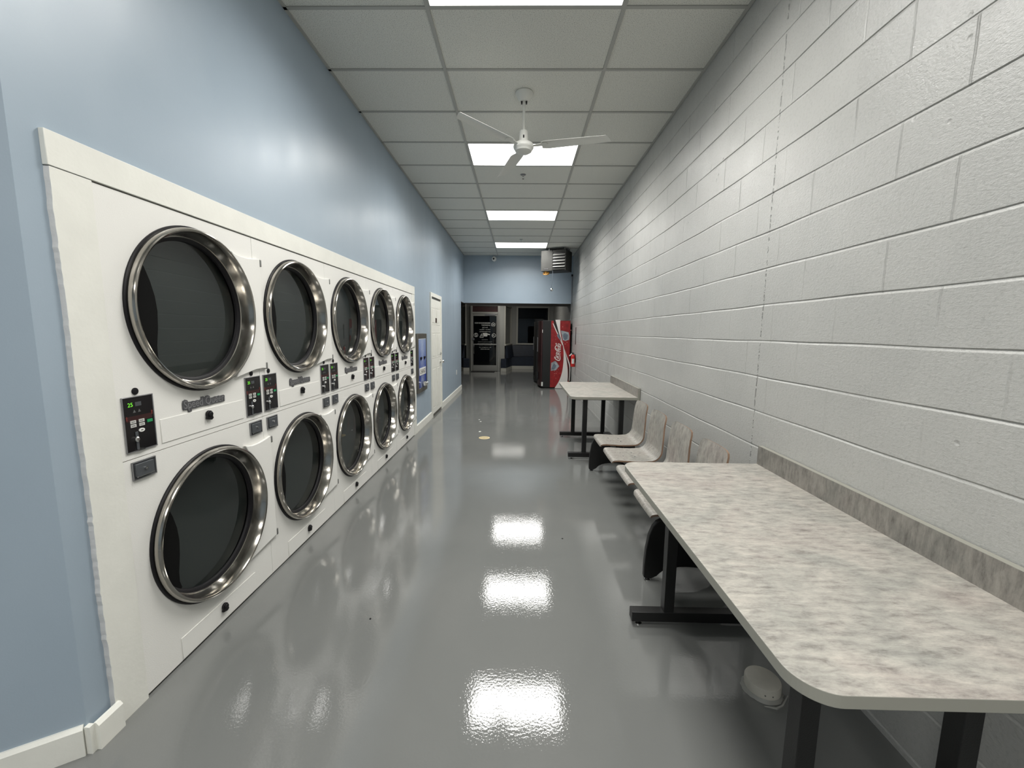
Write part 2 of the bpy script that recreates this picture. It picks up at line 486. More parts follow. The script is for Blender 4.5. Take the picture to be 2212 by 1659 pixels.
# entry shell
b = MB(); b.box(-4.4, XR, YH + .1, 17.5, 2.95, 3.05); b.box(-4.4, XL - .12, 10.5, YH + .1, 2.95, 3.05); struct(b.build('ceiling_entry', 'grey', smooth=False))
b = MB(); b.box(-4.4, XW, 10.5, 10.6, 0, 2.95); struct(b.build('wall_entry_near', 'blue', smooth=False))
b = MB(); b.box(-4.5, -4.4, 10.5, 17.5, 0, 2.95); struct(b.build('wall_entry_left', 'grey', smooth=False))
YS = 17.3
def slab(b, p, q, z0, z1, th=.12, mi=0):
    p = Vector((*p, 0)); q = Vector((*q, 0)); d = (q - p).normalized(); n = Vector((-d.y, d.x, 0))
    if n.y < 0: n = -n
    b.prism([(p.x, p.y, z0), (q.x, q.y, z0), (q.x + n.x * th, q.y + n.y * th, z0), (p.x + n.x * th, p.y + n.y * th, z0)], (0, 0, z1 - z0), mi)
NL0, NL1 = (-2.03, 15.72), (-2.42, YS)
NR0, NR1 = (-.57, 15.72), (-.36, YS)
b = MB()
slab(b, (-4.4, YS), NL1, 0, 2.95)
slab(b, NL0, NL1, 0, .98, .1); slab(b, NL0, NL1, 2.52, 2.95, .1)
slab(b, NL0, (-1.84, 15.62), 0, 2.95, .12)
slab(b, (-1.84, 15.62), (-.75, 15.62), 2.47, 2.95, .1)
slab(b, (-.75, 15.62), NR0, 0, 2.95, .12)
slab(b, NR0, NR1, 0, .98, .1); slab(b, NR0, NR1, 2.52, 2.95, .1)
slab(b, NR1, (-.14, YS), 0, 2.95); slab(b, (-.14, YS), (1.23, YS), 0, .98); slab(b, (-.14, YS), (1.23, YS), 2.55, 2.95)
slab(b, (1.23, YS), (XR + .02, YS), 0, 2.95)
struct(b.build('wall_front', 'grey', smooth=False))

def window(idx, p, q, z0, z1, fw_=.05):
    p = Vector((*p, 0)); q = Vector((*q, 0)); d = (q - p); L = d.length; d.normalize()
    ang = math.atan2(d.y, d.x)
    e = bpy.data.objects.new('window_%d' % idx, None); COL.objects.link(e); e.location = (p.x, p.y, 0); e.rotation_euler = (0, 0, ang); struct(e)
    b = MB()
    b.box(0, fw_, -.03, .06, z0, z1); b.box(L - fw_, L, -.03, .06, z0, z1); b.box(fw_, L - fw_, -.03, .06, z1 - fw_, z1)
    b.box(-.01, L + .01, -.06, .06, z0 - .01, z0 + fw_ * .8)
    b.build('window_frame', 'frame', e, bevel=.004)
    b = MB(); b.box(fw_, L - fw_, .02, .028, z0 + fw_ * .8, z1 - fw_); b.build('window_pane', 'shopglass', e, smooth=False)
window(1, (-.14, YS), (1.23, YS), .98, 2.55, .065)
window(2, NR0, NR1, .98, 2.52)
window(3, NL1, NL0, .98, 2.52)
for o in bpy.data.objects:
    if o.name == 'window_3': o.rotation_euler.z = math.atan2(NL0[1] - NL1[1], NL0[0] - NL1[0])

# trim around the dryers and base boards
b = MB(); b.box(XL, XL + .019, 1.335, 5.87, 1.994, 2.103); struct(b.build('trim_1', 'trim', bevel=.002))
def rough_stile():
    b = MB(); x1 = XL + .017; n = 120; rnd = random.Random(5); pr = []
    for k in range(n + 1):
        z = 1.992 * k / n; pr.append((1.338 + rnd.uniform(-.0012, .0012) + .0015 * math.sin(z * 9) + (-.002 if rnd.random() < .12 else 0), z))
    L = [(XL, y, z) for y, z in pr]; F = [(x1, y + .002, z) for y, z in pr]
    for k in range(n):
        b.face([L[k], F[k], F[k + 1], L[k + 1]], 1)
        b.face([F[k], (x1, 1.469, pr[k][1]), (x1, 1.469, pr[k + 1][1]), F[k + 1]], 0)
    b.face([(x1, 1.469, 0), (XL - .01, 1.469, 0), (XL - .01, 1.469, 1.992), (x1, 1.469, 1.992)], 0)
    b.face([L[0], F[0], (x1, 1.469, 0), (XL - .01, 1.469, 0)], 0)
    return b.build('trim_2', ['trim', 'trimrough'], smooth=False)
struct(rough_stile())
b = MB(); b.box(XL, XL + .017, DY1 + .001, 5.87, 0, 1.992); struct(b.build('trim_3', 'trim', bevel=.002))
def base_prof(b, x0, y0, y1, h=.115, th=.015):
    b.prism([(x0, y0, 0), (x0 + th, y0, 0), (x0 + th, y0, h - .012), (x0 + th * .45, y0, h), (x0, y0, h)], (0, y1 - y0, 0))
b = MB(); base_prof(b, XL, 5.871, 6.92); base_prof(b, XL, 7.88, 10.6); struct(b.build('baseboard_left', 'trim', smooth=False))
# base board wrapping the near corner
b = MB(); base_prof(b, XL + .017, 1.262, 1.352, .105, .018)
b.box(XL, XL + .02, 1.245, 1.262, 0, .104)
struct(b.build('baseboard_corner', 'trim', smooth=False))
b = MB(); q0 = p0 - nv * .0; c0 = q0 - dv * .005
def lp(t, n_, z): v = c0 + dv * t - nv * n_; return (v.x, v.y, z)
b.prism([lp(.012, 0, 0), lp(.012, .016, 0), lp(.012, .016, .10), lp(.012, .007, .112), lp(.012, 0, .112)], tuple(dv * 3.15))
struct(b.build('baseboard_diagonal', 'trim', smooth=False))

# ------------------------------------------------------------------ ceiling lights
def ceiling_light(k, label, group='lit ceiling panels above the aisle', dx=0):
    y0 = G0 + TILE * k
    t = thing('ceiling_light', label, 'ceiling light', (GX + .6095 + dx, y0 + TILE / 2, CZ - .008), 0, group)
    b = MB(); x1, y1 = .6095 - .012, TILE / 2 - .012; c = .010
    b.box(-x1, x1, -y1, -y1 + c, 0, .007); b.box(-x1, x1, y1 - c, y1, 0, .007); b.box(-x1, -x1 + c, -y1 + c, y1 - c, 0, .007); b.box(x1 - c, x1, -y1 + c, y1 - c, 0, .007)
    b.build('light_frame', 'grid', t, smooth=False)
    b = MB(); b.box(-x1 + c, x1 - c, -y1 + c, y1 - c, .001, .005); b.build('diffuser', 'diff', t, smooth=False)
    ld = bpy.data.lights.new('tubes', 'AREA'); ld.shape = 'RECTANGLE'; ld.size = 1.16; ld.size_y = .56; ld.energy = LAMP_W; ld.spread = R(LAMP_SPREAD); ld.color = (1.0, .985, .945)
    lo = bpy.data.objects.new('tubes', ld); COL.objects.link(lo); lo.parent = t; lo.location = (0, 0, -.004)
ceiling_light(-1, 'lit rectangular ceiling panel cut off by the top edge of the picture')
ceiling_light(3, 'lit rectangular ceiling panel directly behind the ceiling fan')
ceiling_light(7, 'lit rectangular ceiling panel between the fan panel and the panel by the heater')
ceiling_light(11, 'lit rectangular ceiling panel closest to the hanging heater and blue header')
ceiling_light(-5, 'lit rectangular ceiling panel above the photographer')
ceiling_light(-9, 'lit rectangular ceiling panel at the rear of the room')
ceiling_light(-9, 'added unseen lit panel in the rear corner of the side bay', dx=-1.219 * 2)  # extra panel added out of view to brighten the near end of the room
t = thing('ceiling_light', 'lit ceiling panel over the entry beyond the header', 'ceiling light', (-.35, 14.3, 2.94))
b = MB(); b.box(-.6, .6, -.3, .3, -.02, .009); b.build('light_frame', 'grid', t, smooth=False)
b = MB(); b.box(-.58, .58, -.28, .28, -.024, -.0205); b.build('diffuser', 'diffe', t, smooth=False)
ld = bpy.data.lights.new('tubes', 'AREA'); ld.shape = 'RECTANGLE'; ld.size = 1.14; ld.size_y = .54; ld.energy = 30; ld.color = (1, .97, .90)
lo = bpy.data.objects.new('tubes', ld); COL.objects.link(lo); lo.parent = t; lo.location = (0, 0, -.026)

# ------------------------------------------------------------------ stacked dryers
HY = UW / 2
def plate_hole(b, y0, y1, z0, z1, cy, cz, r, x0, x1, n=72):
    ang = sorted(set([2 * math.pi * k / n for k in range(n)] + [math.atan2(z - cz, y - cy) % (2 * math.pi) for y in (y0, y1) for z in (z0, z1)]))
    def edge(a):
        c, s_ = math.cos(a), math.sin(a); ts = []
        if c > 1e-9: ts.append((y1 - cy) / c)
        if c < -1e-9: ts.append((y0 - cy) / c)
        if s_ > 1e-9: ts.append((z1 - cz) / s_)
        if s_ < -1e-9: ts.append((z0 - cz) / s_)
        t_ = min(ts); return (cy + c * t_, cz + s_ * t_)
    for k in range(len(ang)):
        a, c = ang[k], ang[(k + 1) % len(ang)]
        ea, ec = edge(a), edge(c)
        ia = (cy + r * math.cos(a), cz + r * math.sin(a)); ic = (cy + r * math.cos(c), cz + r * math.sin(c))
        b.face([(x1, *ia), (x1, *ea), (x1, *ec), (x1, *ic)])
        b.face([(x0, *ia), (x1, *ia), (x1, *ic), (x0, *ic)])
        b.face([(x0, *ea), (x1, *ea), (x1, *ec), (x0, *ec)])

def build_dryer():
    t = thing('stacked_dryer', '', 'tumble dryer', (XD, UY + HY, 0), 0, 'white stacked tumble dryers along the blue wall')
    g = .0012
    for nm, z0, z1, cz in (('upper_front_panel', .9865, 1.989, 1.571), ('lower_front_panel', .012, .9835, .550)):
        b = MB(); plate_hole(b, -HY + g, HY - g, z0, z1, .0135, cz, .3505, -.02, 0)
        b.build(nm, 'enamel', t, bevel=0, smooth=False)
    b = MB()   # cabinet behind the panels
    b.box(-.85, -.021, -HY + .002, -HY + .006, .01, 1.985); b.box(-.85, -.021, HY - .006, HY - .002, .01, 1.985)
    b.box(-.85, -.021, -HY + .006, HY - .006, 1.98, 1.985); b.box(-.85, -.84, -HY + .006, HY - .006, .01, 1.98)
    b.box(-.84, -.021, -HY + .006, HY - .006, .01, .02); b.box(-.84, -.021, -HY + .006, HY - .006, .98, .99)
    b.box(-.06, -.04, -HY + .006, HY - .006, 0, .012)
    b.build('cabinet', 'greybox', t, smooth=False)
    for nm, cz in (('upper', 1.571), ('lower', .550)):
        o0 = (0, .0135, cz)
        b = MB(); b.lathe([(.340, -.075), (.345, -.08), (.345, -.72), (.0, -.72)], o0, 'x', 64)
        dr = b.build('drum', 'drum', t)
        for k in range(3):
            b = MB(); a = R(100 + 120 * k); c, s_ = math.cos(a), math.sin(a)
            w2 = .03
            pts = [(-.1, .0135 + .342 * c - w2 * s_, cz + .342 * s_ + w2 * c), (-.1, .0135 + .342 * c + w2 * s_, cz + .342 * s_ - w2 * c), (-.1, .0135 + .27 * c, cz + .27 * s_)]
            b.prism(pts, (-.6, 0, 0)); b.build('drum_baffle', 'drum', dr, smooth=False)
        # door: steel ring with its glass, gaskets and hinge cover
        b = MB()
        b.lathe([(.360, .0), (.3625, .010), (.3632, .020), (.3618, .030), (.3575, .0365), (.352, .0385), (.3465, .036), (.343, .030), (.336, .008), (.331, -.010), (.3275, -.024), (.3235, -.026), (.3235, -.030), (.349, -.030), (.349, 0)], o0, 'x', 96, close=True)
        d = b.build('door', 'steel', t)

        b2 = MB(); b2.lathe([(.352, .0006), (.3705, .0006), (.3705, .006), (.367, .010), (.352, .010)], o0, 'x', 96, close=True)
        b2.build('outer_gasket', 'rubber', d)
        b = MB(); b.lathe([(.3275, -.0265), (.319, -.028), (.309, -.034), (.306, -.045), (.331, -.045)], o0, 'x', 96, close=True)
        b.build('inner_gasket', 'rubber', d)
        b = MB(); n = 64
        i = len(b.v)
        prof = [(.309, -.0440), (.25, -.0422), (.17, -.0405), (.08, -.0396)]
        for r_, h in prof:
            for k in range(n):
                a = 2 * math.pi * k / n; b.v.append((h, .0135 + r_ * math.cos(a), cz + r_ * math.sin(a)))
        b.v.append((-.0393, .0135, cz))
        for a in range(3):
            for k in range(n):
                j = (k + 1) % n; b.f.append((a * n + k, a * n + j, (a + 1) * n + j, (a + 1) * n + k)); b.mi.append(0)
        for k in range(n): b.f.append((3 * n + k, 3 * n + (k + 1) % n, 4 * n)); b.mi.append(0)
        b.build('door_glass', 'darkglass', d)
        # added matt black plate standing in for the dark crescent seen in the glass
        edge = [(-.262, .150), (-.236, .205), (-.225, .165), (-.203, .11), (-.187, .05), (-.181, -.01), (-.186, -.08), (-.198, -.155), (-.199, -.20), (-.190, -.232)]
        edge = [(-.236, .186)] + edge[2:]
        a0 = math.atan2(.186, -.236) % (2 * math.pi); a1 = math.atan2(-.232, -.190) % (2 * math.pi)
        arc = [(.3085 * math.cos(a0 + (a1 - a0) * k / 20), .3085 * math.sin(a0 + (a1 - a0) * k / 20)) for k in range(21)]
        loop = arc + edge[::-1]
        b = MB(); b.prism([(-.0385, .0135 + y, cz + z) for y, z in loop], (.002, 0, 0)); b.build('dark_crescent_plate', 'darkcrescent', d, smooth=False)
        # hinge cover
        top = [(.455, .312), (.40, .303), (.345, .297), (.29, .298), (.25, .305), (.229, .312)]
        a_s = math.atan2(.312, .229); a_e = -math.atan2(.318, .222)
        arc = [(.3725 * math.cos(a_s + (a_e - a_s) * k / 24), .3725 * math.sin(a_s + (a_e - a_s) * k / 24)) for k in range(1, 24)]
        bot = [(.200, -.333), (.29, -.318), (.36, -.306), (.42, -.304), (.455, -.308)] if nm == 'upper' else [(.200, -.333), (.455, -.308)]
        b = MB(); b.prism([(.0008, .0135 + y, cz + z) for y, z in top + arc + bot], (.0155, 0, 0)); b.build('hinge_cover', 'enamel', d, bevel=.003)
        for zz in (.288, -.292):
            b = MB(); b.box(.0008, .019, .0135 + .453, .0135 + .466, cz + zz - .019, cz + zz + .019); b.build('hinge_clip', 'clip', d, bevel=.002)
        # lint door with its lock knob
        z0, z1 = (1.011, 1.112) if nm == 'upper' else (.015, .118)
        b = MB(); y0, y1 = -.2485, .2635
        b.box(.0003, .0030, y0, y1, z0, z1); lp_ = b.build('lint_door', 'enamel', t, bevel=.0012)
        zk = z1 - .027
        b = MB(); n = 20; i = 0
        out = [(.0095 + .017 * math.cos(R(a)), zk + .017 * math.sin(R(a))) for a in range(-20, 215, 15)] + [(-.010, zk - .022), (.018, zk - .030), (.030, zk - .024)]
        b.prism([(.005, y, z) for y, z in out], (.012, 0, 0)); b.lathe([(.013, .0165), (.011, .024), (.0, .024)], (0, .0095, zk), 'x', 20)
        b.build('lock_knob', 'rubber', lp_, bevel=.002)
    # control panels and coin boxes
    for py0 in (-.4065, .2885):
        py1 = py0 + .132; z0, z1 = 1.011, 1.227; W = .132; H = z1 - z0
        b = MB(); b.box(.0006, .0035, py0 + .003, py1 - .003, z0 + .003, z1 - .003); c = b.build('control_panel', 'blackpanel', t, smooth=False)
        b = MB(); e = .0035
        b.box(.0005, .006, py0, py1, z1 - e, z1); b.box(.0005, .006, py0, py1, z0, z0 + e); b.box(.0005, .006, py0, py0 + e, z0 + e, z1 - e); b.box(.0005, .006, py1 - e, py1, z0 + e, z1 - e)
        b.build('panel_bezel', 'bezel', c, bevel=.001)
        def P(fx, fz): return (py0 + W * fx, z1 - H * fz)
        y, z = P(.25, .145); text_mesh('time_display', '25', .020, basis((0, 1, 0), (0, 0, 1), (1, 0, 0), (.0037, y, z)), 'led', c, extrude=.0004, height=.0155)
        b = MB(); y, z = P(.45, .145); b.box(.0036, .0040, y - .006, y + .02, z - .008, z + .008); b.build('display_window', 'greybox', c, smooth=False)
        for fx in (.36, .52):
            b = MB(); y, z = P(fx, .27); b.prism([(.0036, y - .006, z - .005), (.0036, y + .006, z - .005), (.0036, y, z + .007)], (.0004, 0, 0))
            b.build('panel_symbol', 'dimtext', c, smooth=False)
        b = MB(); y, z = P(.5, .40); b.box(.0036, .0039, y - .055, y + .055, z - .010, z + .010); b.build('panel_band', 'redprint', c, smooth=False)
        for fx, fz in ((.10, .38), (.92, .34)):
            b = MB(); y, z = P(fx, fz); b.prism([(.0040, y - .0025, z - .009), (.0040, y + .0025, z - .009), (.0040, y + .0025, z + .002), (.0040, y + .005, z + .002), (.0040, y, z + .009), (.0040, y - .005, z + .002), (.0040, y - .0025, z + .002)], (.0004, 0, 0))
            b.build('panel_arrow', 'redarrow', c, smooth=False)
        for fx, fz in ((.28, .455), (.55, .455), (.28, .525), (.55, .525)):
            y, z = P(fx, fz); b = MB(); b.box(.0040, .0060, y - .0115, y + .0115, z - .0058, z + .0058, 0)
            for q in (-.006, -.001, .004): b.box(.0060, .0062, y + q - .0015, y + q + .0018, z - .002, z + .002, 1)
            b.build('selector_button', ['ivory', 'dimtext'], c, smooth=False)
        y, z = P(.82, .49); b = MB(); b.box(.0040, .0060, y - .0115, y + .0115, z - .0058, z + .0058); b.build('start_button', 'green', c, smooth=False)
        y, z = P(.53, .63); b = MB(); b.prism([(.0036, y + .0125 * math.cos(2 * math.pi * k / 20), z + .0075 * math.sin(2 * math.pi * k / 20)) for k in range(20)], (.0024, 0, 0)); b.box(.0060, .0062, y - .005, y + .005, z - .002, z + .002, 1); b.build('price_button', ['white', 'dimtext'], c, smooth=False)
        y, z = P(.36, .80); b = MB(); b.box(.0036, .006, y - .006, y + .0055, z - .036, z + .034)
        b.build('coin_track', 'greybox', c, bevel=.001)
        b = MB(); b.lathe([(.010, .0036), (.010, .012), (.006, .015), (0, .015)], (0, y - .006, z + .006), 'x', 20); b.build('coin_slide', 'chrome', c)
        b = MB(); b.box(.0036, .012, y - .008, y + .022, z - .040, z - .035); b.build('coin_lip', 'chrome', c)
        b = MB(); y = py0 + W * .46; b.lathe([(.0135, .0006), (.0135, .0035), (.0115, .0045), (0, .0045)], (0, y, 1.2455), 'x', 28); b.build('round_lock_cover', 'rubber', t)
        # coin box below the seam
        q0 = -.3925 if py0 < 0 else .306; q1 = q0 + .102; r0, r1 = .9, .972
        b = MB(); b.box(.0006, .003, q0, q1, r0, r1, 0)
        b.box(.003, .007, q0, q1, r1 - .004, r1, 1); b.box(.003, .007, q0, q1, r0, r0 + .004, 1); b.box(.003, .007, q0, q0 + .003, r0, r1, 1); b.box(.003, .007, q1 - .003, q1, r0, r1, 1)
        cb = b.build('coin_box', ['greybox', 'bezel'], t, smooth=False)
        b = MB(); b.box(.0031, .016, q0 + .006, q1 - .020, r0 + .014, r1 - .008); b.build('coin_drawer', 'greybox', cb, bevel=.0015)
        b = MB(); b.box(.0161, .0175, q0 + .006, q1 - .020, r0 + .0125, r0 + .0155); b.build('drawer_lip', 'chrome', cb, smooth=False)
        b = MB(); b.lathe([(.0065, .016), (.0065, .020), (.002, .020), (.002, .0175), (0, .0175)], (0, (q0 + q1) / 2 - .006, r0 + .040), 'x', 18); b.build('drawer_lock', 'chrome', cb)
    # badge
    b = MB(); ol = [(-.129, -.018), (-.104, -.019), (-.103, -.031), (-.083, -.031), (-.082, -.019), (-.060, -.020), (-.040, -.018), (-.006, -.018), (-.004, -.0155), (-.001, -.019), (.030, -.020), (.060, -.018), (.095, -.019), (.129, -.018),
        (.1305, .010), (.124, .0145), (.098, .0135), (.090, .016), (.075, .0135), (.066, .016), (.050, .0135), (.034, .0135), (.030, .023), (.018, .028), (.004, .025), (-.002, .017), (-.006, .027), (-.022, .027), (-.024, .0155), (-.036, .0135), (-.048, .016), (-.060, .0135), (-.071, .016), (-.084, .0145), (-.100, .016), (-.103, .024), (-.116, .0285), (-.128, .024), (-.132, .012), (-.1315, -.010)]
    b.prism([(.0004, y, 1.146 + z) for y, z in ol], (.0042, 0, 0)); lo = b.build('badge', 'logo', t, bevel=.001)
    mm = basis((0, 1, 0), (0, 0, 1), (1, 0, 0), (.0047, -.0, 1.1445))
    text_mesh('badge_lettering', 'Speed Queen', .250, mm, 'logo2', lo, extrude=.0010, offset=.0, height=.047)
    return t
dl = ['white stacked dryer beside the wide white stile at the blue corner, time showing green',
      'white stacked dryer second along from the blue corner',
      'white stacked dryer in the middle of the row of five',
      'white stacked dryer second from the blue change machine',
      'white stacked dryer at the far end, beside the blue change machine']
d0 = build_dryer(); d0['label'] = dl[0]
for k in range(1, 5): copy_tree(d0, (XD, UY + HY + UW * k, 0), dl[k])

# ------------------------------------------------------------------ change machine
t = thing('change_machine', 'blue smoke-patterned change machine in a dark frame set in the blue wall beside the dryers', 'change machine', (XL + .002, 6.215, .575))
b = MB(); W2 = .285; Hh = .875
b.box(0, .035, -W2, -W2 + .04, 0, Hh); b.box(0, .035, W2 - .035, W2, 0, Hh); b.box(0, .035, -W2 + .04, W2 - .035, 0, .065); b.box(0, .035, -W2 + .04, W2 - .035, Hh - .07, Hh)
b.build('frame', 'cmframe', t, bevel=.003)
b = MB(); b.box(0, .028, -W2 + .04, W2 - .035, .065, Hh - .07); b.build('front_panel', 'change', t, smooth=False)
b = MB(); b.box(.028, .031, -W2 + .04, W2 - .035, Hh - .082, Hh - .076); b.build('top_rule', 'white', t, smooth=False)
for y in (-.10, .12):
    b = MB(); b.box(.028, .045, y - .035, y + .035, .50, .528); b.prism([(.028, y - .02, .50), (.028, y + .02, .50), (.028, y + .008, .483), (.028, y - .008, .483)], (.012, 0, 0)); b.build('bill_slot', 'rubber', t, bevel=.002)
b = MB(); b.box(.028, .033, -.20, .20, .255, .365); pl = b.build('name_plate', 'white', t, bevel=.003)
text_mesh('name_lettering', 'CHANGE', .34, basis((0, 1, 0), (0, 0, 1), (1, 0, 0), (.0332, 0, .31)), 'cmframe', pl, offset=.01, height=.07)
b = MB(); b.lathe([(.0, .0), (.05, .0), (.062, .05), (.055, .055), (.045, .015), (0, .012)], (.05, .02, .09), 'z', 28); b.box(.028, .05, -.05, .09, .125, .155); b.build('coin_cup', 'chrome', t)

# ------------------------------------------------------------------ white panel door in the left wall
e = bpy.data.objects.new('door_1', None); COL.objects.link(e); e.location = (XL, 7.40, 0); struct(e, 'white six panel door in the blue wall')
e['category'] = 'door'
b = MB(); b.box(0, .022, -.47, -.405, 0, 2.07); b.box(0, .022, .405, .47, 0, 2.07); b.box(0, .022, -.47, .47, 2.07, 2.135); b.build('door_casing', 'trim', e, bevel=.003)
b = MB(); b.box(.0005, .004, -.405, .405, .045, 2.035)
o = b.build('door_slab', 'trim', e, smooth=False)
b = MB(); b.box(.0005, .003, -.405, .405, 2.035, 2.07, 0); b.box(.0005, .006, -.405, .405, 0, .045, 0); b.build('door_gap', 'cmframe', e, smooth=False)
b = MB()
for y0, y1 in ((-.33, -.05), (.05, .33)):
    for z0, z1 in ((1.60, 1.90), (1.02, 1.47), (.13, .86)):
        s_ = .014
        b.box(.004, .0065, y0, y1, z0, z0 + s_); b.box(.004, .0065, y0, y1, z1 - s_, z1); b.box(.004, .0065, y0, y0 + s_, z0, z1); b.box(.004, .0065, y1 - s_, y1, z0, z1)
        b.box(.004, .009, y0 + .035, y1 - .035, z0 + .035, z1 - .035)
b.build('door_panel_moulding', 'trim', e, bevel=.002)
b = MB(); b.box(.0045, .010, -.04, .05, 1.62 + .02, 1.70 + .02); b.build('door_sign', 'vmdark', e, smooth=False)
b = MB(); b.lathe([(.032, .004), (.032, .012), (.012, .016), (.011, .040), (.027, .050), (.031, .062), (.026, .075), (0, .079)], (0, .345, .925), 'x', 28); b.build('door_knob', 'chrome', e)
b = MB(); b.lathe([(.028, .004), (.028, .018), (.018, .024), (0, .024)], (0, .345, 1.075), 'x', 24); b.box(.02, .034, .325, .365, 1.070, 1.080); b.build('deadbolt', 'chrome', e)

# outlet
t = thing('wall_outlet', 'white outlet plate low on the blue wall past the white door', 'outlet', (XL + .0005, 9.785, .46))
b = MB(); b.box(0, .006, -.036, .036, 0, .115); b.build('cover_plate', 'white', t, bevel=.002)
for z in (.036, .078):
    b = MB(); b.box(.0061, .009, -.016, .016, z - .012, z + .012); b.build('socket', 'trim', t, bevel=.002)

# ------------------------------------------------------------------ tables
def rounded_top(b, x0, x1, y0, y1, z0, z1, r):
    pts = [(x1, y0), (x1, y1)]
    for k in range(13): a = R(90 + 90 * k / 12); pts.append((x0 + r + r * math.cos(a), y1 - r + r * math.sin(a)))
    for k in range(13): a = R(180 + 90 * k / 12); pts.append((x0 + r + r * math.cos(a), y0 + r + r * math.sin(a)))
    b.prism([(x, y, z0) for x, y in pts], (0, 0, z1 - z0), 0, 1)

def make_table(y0, y1, fr):
    t = thing('folding_table', '', 'table', (.594, y0, 0), 0, 'laminate folding tables against the block wall')
    L = y1 - y0; D = .766
    b = MB(); rounded_top(b, 0, D, 0, L, .729, .76, .085); b.build('tabletop', ['lam', 'edge'], t, smooth=False, bevel=.0015)
    b = MB(); b.box(D, D + .024, 0, L, .729, .866, 1)
    b.box(D - .0012, D, .001, L - .001, .7602, .8655, 0); b.build('upstand', ['lambs', 'edge'], t, smooth=False)
    for fy in fr:
        y = fy - y0; s_ = .0255
        f = MB(); f.box(.0, .70, y - s_, y + s_, .024, .076); fo = f.build('foot', 'black', t, bevel=.002)
        for x in (.16, .585):
            p_ = MB(); p_.box(x, x + .051, y - s_, y + s_, .076, .724); p_.build('leg', 'black', t, bevel=.002)
        c = MB(); c.box(.06, .70, y - .03, y + .03, .712, .7285); c.build('top_bracket', 'black', t, bevel=.002)
        for x in (.04, .66):
            l = MB(); l.lathe([(.018, 0), (.018, .004), (.006, .010), (.006, .024)], (x, y, 0), 'z', 18); l.build('leveler', 'chrome', fo)
    return t
t1 = make_table(.765, 2.292, (1.005, 1.975)); t1['label'] = 'large grey marbled laminate table in the near corner, its edge cut off by the picture'
t2 = make_table(4.665, 6.11, (4.775, 5.80)); t2['label'] = 'grey marbled laminate table standing between the vending machine and the row of seats'

# ------------------------------------------------------------------ beam seating
def seat_shell(yc):
    # profile (x, z) from front lip to top of back
    pr = [(.778, .418), (.779, .432), (.786, .442), (.800, .448), (.83, .450), (.90, .447), (.97, .444), (1.03, .444), (1.075, .447)]
    cx, cz, r = 1.085, .535, .088
    for k in range(1, 9): a = R(-90 + 82 * k / 8); pr.append((cx + r * math.cos(a), cz + r * math.sin(a)))
    xk, zk = pr[-1]
    pr += [(1.176, .58), (1.180, .64), (1.184, .70), (1.190, .75), (1.197, .79), (1.203, .812), (1.206, .822)]
    # cumulative
    n = len(pr); W = .196; m = 16; top = .0
    def halfw(i):
        x, z = pr[i]
        if i <= 3: return W - .010 * (3 - i) ** 1.2 * .6
        if z > .6: 
            w_ = W - .014 * min(1, (z - .6) / .15)
            if z > .775: q = (z - .775) / .047; w_ -= .045 * (1 - math.sqrt(max(0, 1 - min(1, q) ** 2)))
            return w_
        return W
    nor = []
    for i in range(n):
        a = pr[max(0, i - 1)]; c = pr[min(n - 1, i + 1)]; dx, dz = c[0] - a[0], c[1] - a[1]; l = math.hypot(dx, dz); nor.append((dz / l, -dx / l))
    b = MB(); th = .0125
    def pt(i, j, off):
        x, z = pr[i]; u = -1 + 2 * j / m; nx, nz = nor[i]
        cr = .010 * (1 - u * u) if z > .5 else .004 * (1 - u * u)
        if z > .5: x += cr
        else: z -= cr
        return (x + nx * off, yc + u * halfw(i), z + nz * off)
    A = [[pt(i, j, 0) for j in range(m + 1)] for i in range(n)]; B = [[pt(i, j, th) for j in range(m + 1)] for i in range(n)]
    for i in range(n - 1):
        for j in range(m):
            b.face([A[i][j], A[i][j + 1], A[i + 1][j + 1], A[i + 1][j]], 0); b.face([B[i][j], B[i + 1][j], B[i + 1][j + 1], B[i][j + 1]], 0)
        b.face([A[i][0], A[i + 1][0], B[i + 1][0], B[i][0]], 1); b.face([A[i][m], B[i][m], B[i + 1][m], A[i + 1][m]], 1)
    for j in range(m):
        b.face([A[0][j], B[0][j], B[0][j + 1], A[0][j + 1]], 1); b.face([A[-1][j], A[-1][j + 1], B[-1][j + 1], B[-1][j]], 1)
    return b
t = thing('beam_seating', 'row of four grey marbled bent-plywood seats on one black beam along the block wall', 'seating', (0, 0, 0))
for yc in (2.480, 2.985, 3.49, 3.985):
    s = seat_shell(yc).build('seat', ['lamseat', 'ply'], t)
    for dx in (.90, 1.00):
        for dy in (-.055, .055):
            b = MB(); b.lathe([(.007, .4405), (.006, .4465), (0, .448)], (dx, yc + dy, 0), 'z', 12); b.build('seat_bolt', 'chrome', s)
    b = MB(); b.box(.86, 1.06, yc - .075, yc + .075, .416, .4265); b.build('seat_bracket', 'black', t, bevel=.002)
b = MB(); b.box(.93, 1.00, 2.30, 4.42, .352, .4155); b.build('beam', 'black', t, bevel=.003)
